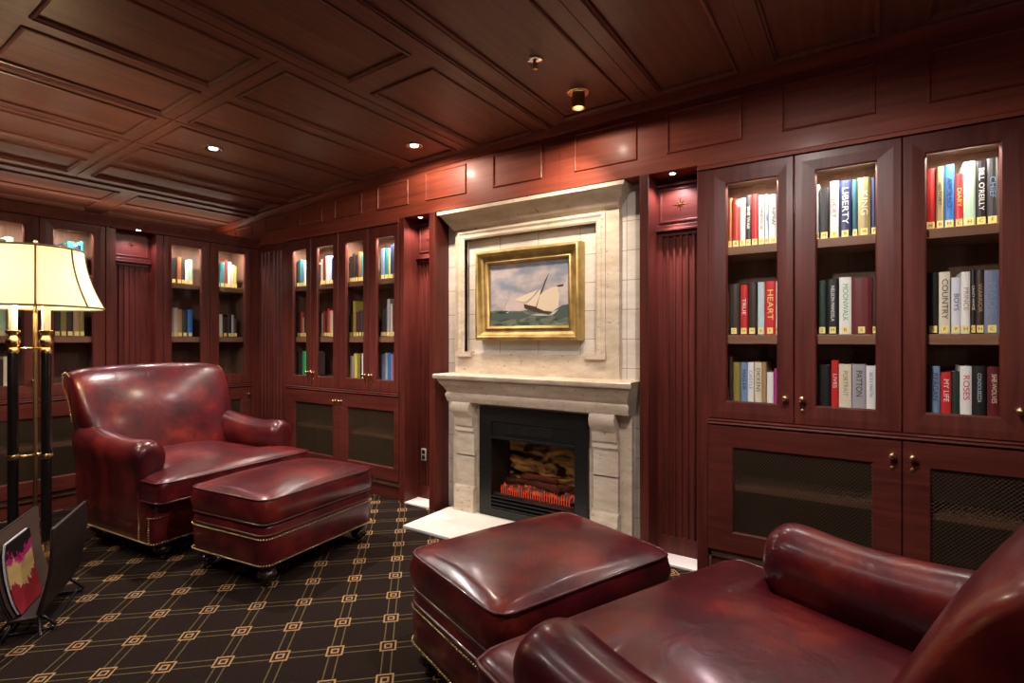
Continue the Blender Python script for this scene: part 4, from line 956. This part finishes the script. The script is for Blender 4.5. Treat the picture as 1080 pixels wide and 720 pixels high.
bm = B(); lathe(bm, [(.008, 1.33), (.008, Z1 - .01), (.016, Z1 + .0), (.014, Z1 + .012), (.006, Z1 + .018), (.013, Z1 + .032), (.008, Z1 + .045), (.002, Z1 + .05)], 0, 0, 0, 16); obj('finial', bm, brass, lp, smooth=True)

# ------------------------------------------------------------------ magazine rack
A0 = Vector((-2.815, -2.115, 0)); DIR = Vector((-.85, .53, 0)).normalized(); SD = Vector((DIR.y, -DIR.x, 0))   # SD points to the viewer's right-hand/back side
rz = math.atan2(DIR.y, DIR.x)
mr_ = empty('magazine_rack', A0, rz); tag(mr_, 'black leather v-shaped magazine rack on curled wire feet beside the lamp', 'magazine rack')
def slabm(p0, p1, x0, x1, t, crown=0.0):
    """leaning panel between foot line p0 and top line p1 (y, z), from x0 to x1"""
    bm = B(); (ya, za), (yb, zb) = p0, p1; n = Vector((0, zb - za, -(yb - ya))).normalized() * t; secs = []
    for i in range(7):
        f = i / 6; bow = crown * math.sin(PI * f)
        y = ya + (yb - ya) * f + n.y / t * bow; z = za + (zb - za) * f + n.z / t * bow
        e = .012 * (1 if i in (0, 6) else 0)
        secs.append([Vector((x0 + e, y, z)), Vector((x1 - e, y, z)), Vector((x1 - e, y + n.y, z + n.z)), Vector((x0 + e, y + n.y, z + n.z))])
    loft(bm, secs); return bm
# local y: + is towards the armchair side reversed; the two panels open like a V
obj('leather_panel', slabm((.040, .075), (.088, .425), 0, .44, .010, .018), rack_leather, mr_, bevel=.003)
obj('leather_panel', slabm((-.040, .075), (-.088, .425), 0, .44, -.010, -.018), rack_leather, mr_, bevel=.003)
obj('suede_lining', slabm((.037, .08), (.085, .420), .006, .434, -.002, .018), rack_inner, mr_)
obj('suede_lining', slabm((-.037, .08), (-.085, .420), .006, .434, .002, -.018), rack_inner, mr_)
obj('bottom_strip', boxes((.0, .44, -.045, .045, .066, .078)), rack_leather, mr_, bevel=.003)
bm = B()
for x in (.04, .40):
    tube(bm, [(x, -.03, .075), (x, -.06, .055), (x, -.095, .015), (x, -.085, .007), (x, -.04, .006), (x, .04, .006), (x, .085, .007), (x, .095, .015), (x, .06, .055), (x, .03, .075)], .006, 8)
for s in (-1, 1):
    tube(bm, [(.04, s * .03, .075), (.01, s * .05, .04), (-.02, s * .06, .010), (.0, s * .062, .006), (.06, s * .066, .006), (.38, s * .066, .006), (.44, s * .062, .006), (.46, s * .06, .010), (.43, s * .05, .04), (.40, s * .03, .075)], .006, 8)
obj('wire_foot', bm, black_metal, mr_, smooth=True)
# magazine standing in the rack
mg = empty('magazine', A0 + DIR * .02, rz); tag(mg, 'magazine with a pink and straw patterned cover leaning in the rack', 'magazine')
mm, nt, b = newmat('magazine_cover'); tc = N(nt, 'ShaderNodeTexCoord'); sp = N(nt, 'ShaderNodeSeparateXYZ'); nt.links.new(tc.outputs['Object'], sp.inputs[0])
nz = N(nt, 'ShaderNodeTexNoise'); nz.inputs['Scale'].default_value = 60; nt.links.new(tc.outputs['Object'], nz.inputs[0])
ad = N(nt, 'ShaderNodeMath', operation='MULTIPLY_ADD'); ad.inputs[1].default_value = .10; nt.links.new(nz.outputs['Fac'], ad.inputs[0])
vx = N(nt, 'ShaderNodeMath', operation='SUBTRACT'); vx.inputs[1].default_value = .12; nt.links.new(sp.outputs['X'], vx.inputs[0]); va = N(nt, 'ShaderNodeMath', operation='ABSOLUTE'); nt.links.new(vx.outputs[0], va.inputs[0])
vz = N(nt, 'ShaderNodeMath', operation='MULTIPLY_ADD'); vz.inputs[1].default_value = -.35; nt.links.new(va.outputs[0], vz.inputs[0]); nt.links.new(sp.outputs['Z'], vz.inputs[2]); nt.links.new(vz.outputs[0], ad.inputs[2])
cr = N(nt, 'ShaderNodeValToRGB'); cr.color_ramp.interpolation = 'CONSTANT'; e = cr.color_ramp.elements
e[0].position = 0; e[0].color = (.35, .03, .04, 1); e[1].position = .46; e[1].color = (.02, .015, .015, 1)
for p_, c_ in ((.14, (.30, .02, .03)), (.215, (.62, .42, .16)), (.305, (.45, .02, .16)), (.34, (.015, .012, .012))): k = e.new(p_); k.color = (*c_, 1)
nt.links.new(ad.outputs[0], cr.inputs[0]); nt.links.new(cr.outputs[0], b.inputs['Base Color']); b.inputs['Roughness'].default_value = .3
bm = slabm((.018, .085), (.062, .375), .0, .24, -.004, .012); obj('cover', bm, mm, mg)
obj('pages', slabm((.022, .087), (.066, .377), .0, .238, .006, .012), plain('magazine_pages', (.7, .7, .75), .6), mg)
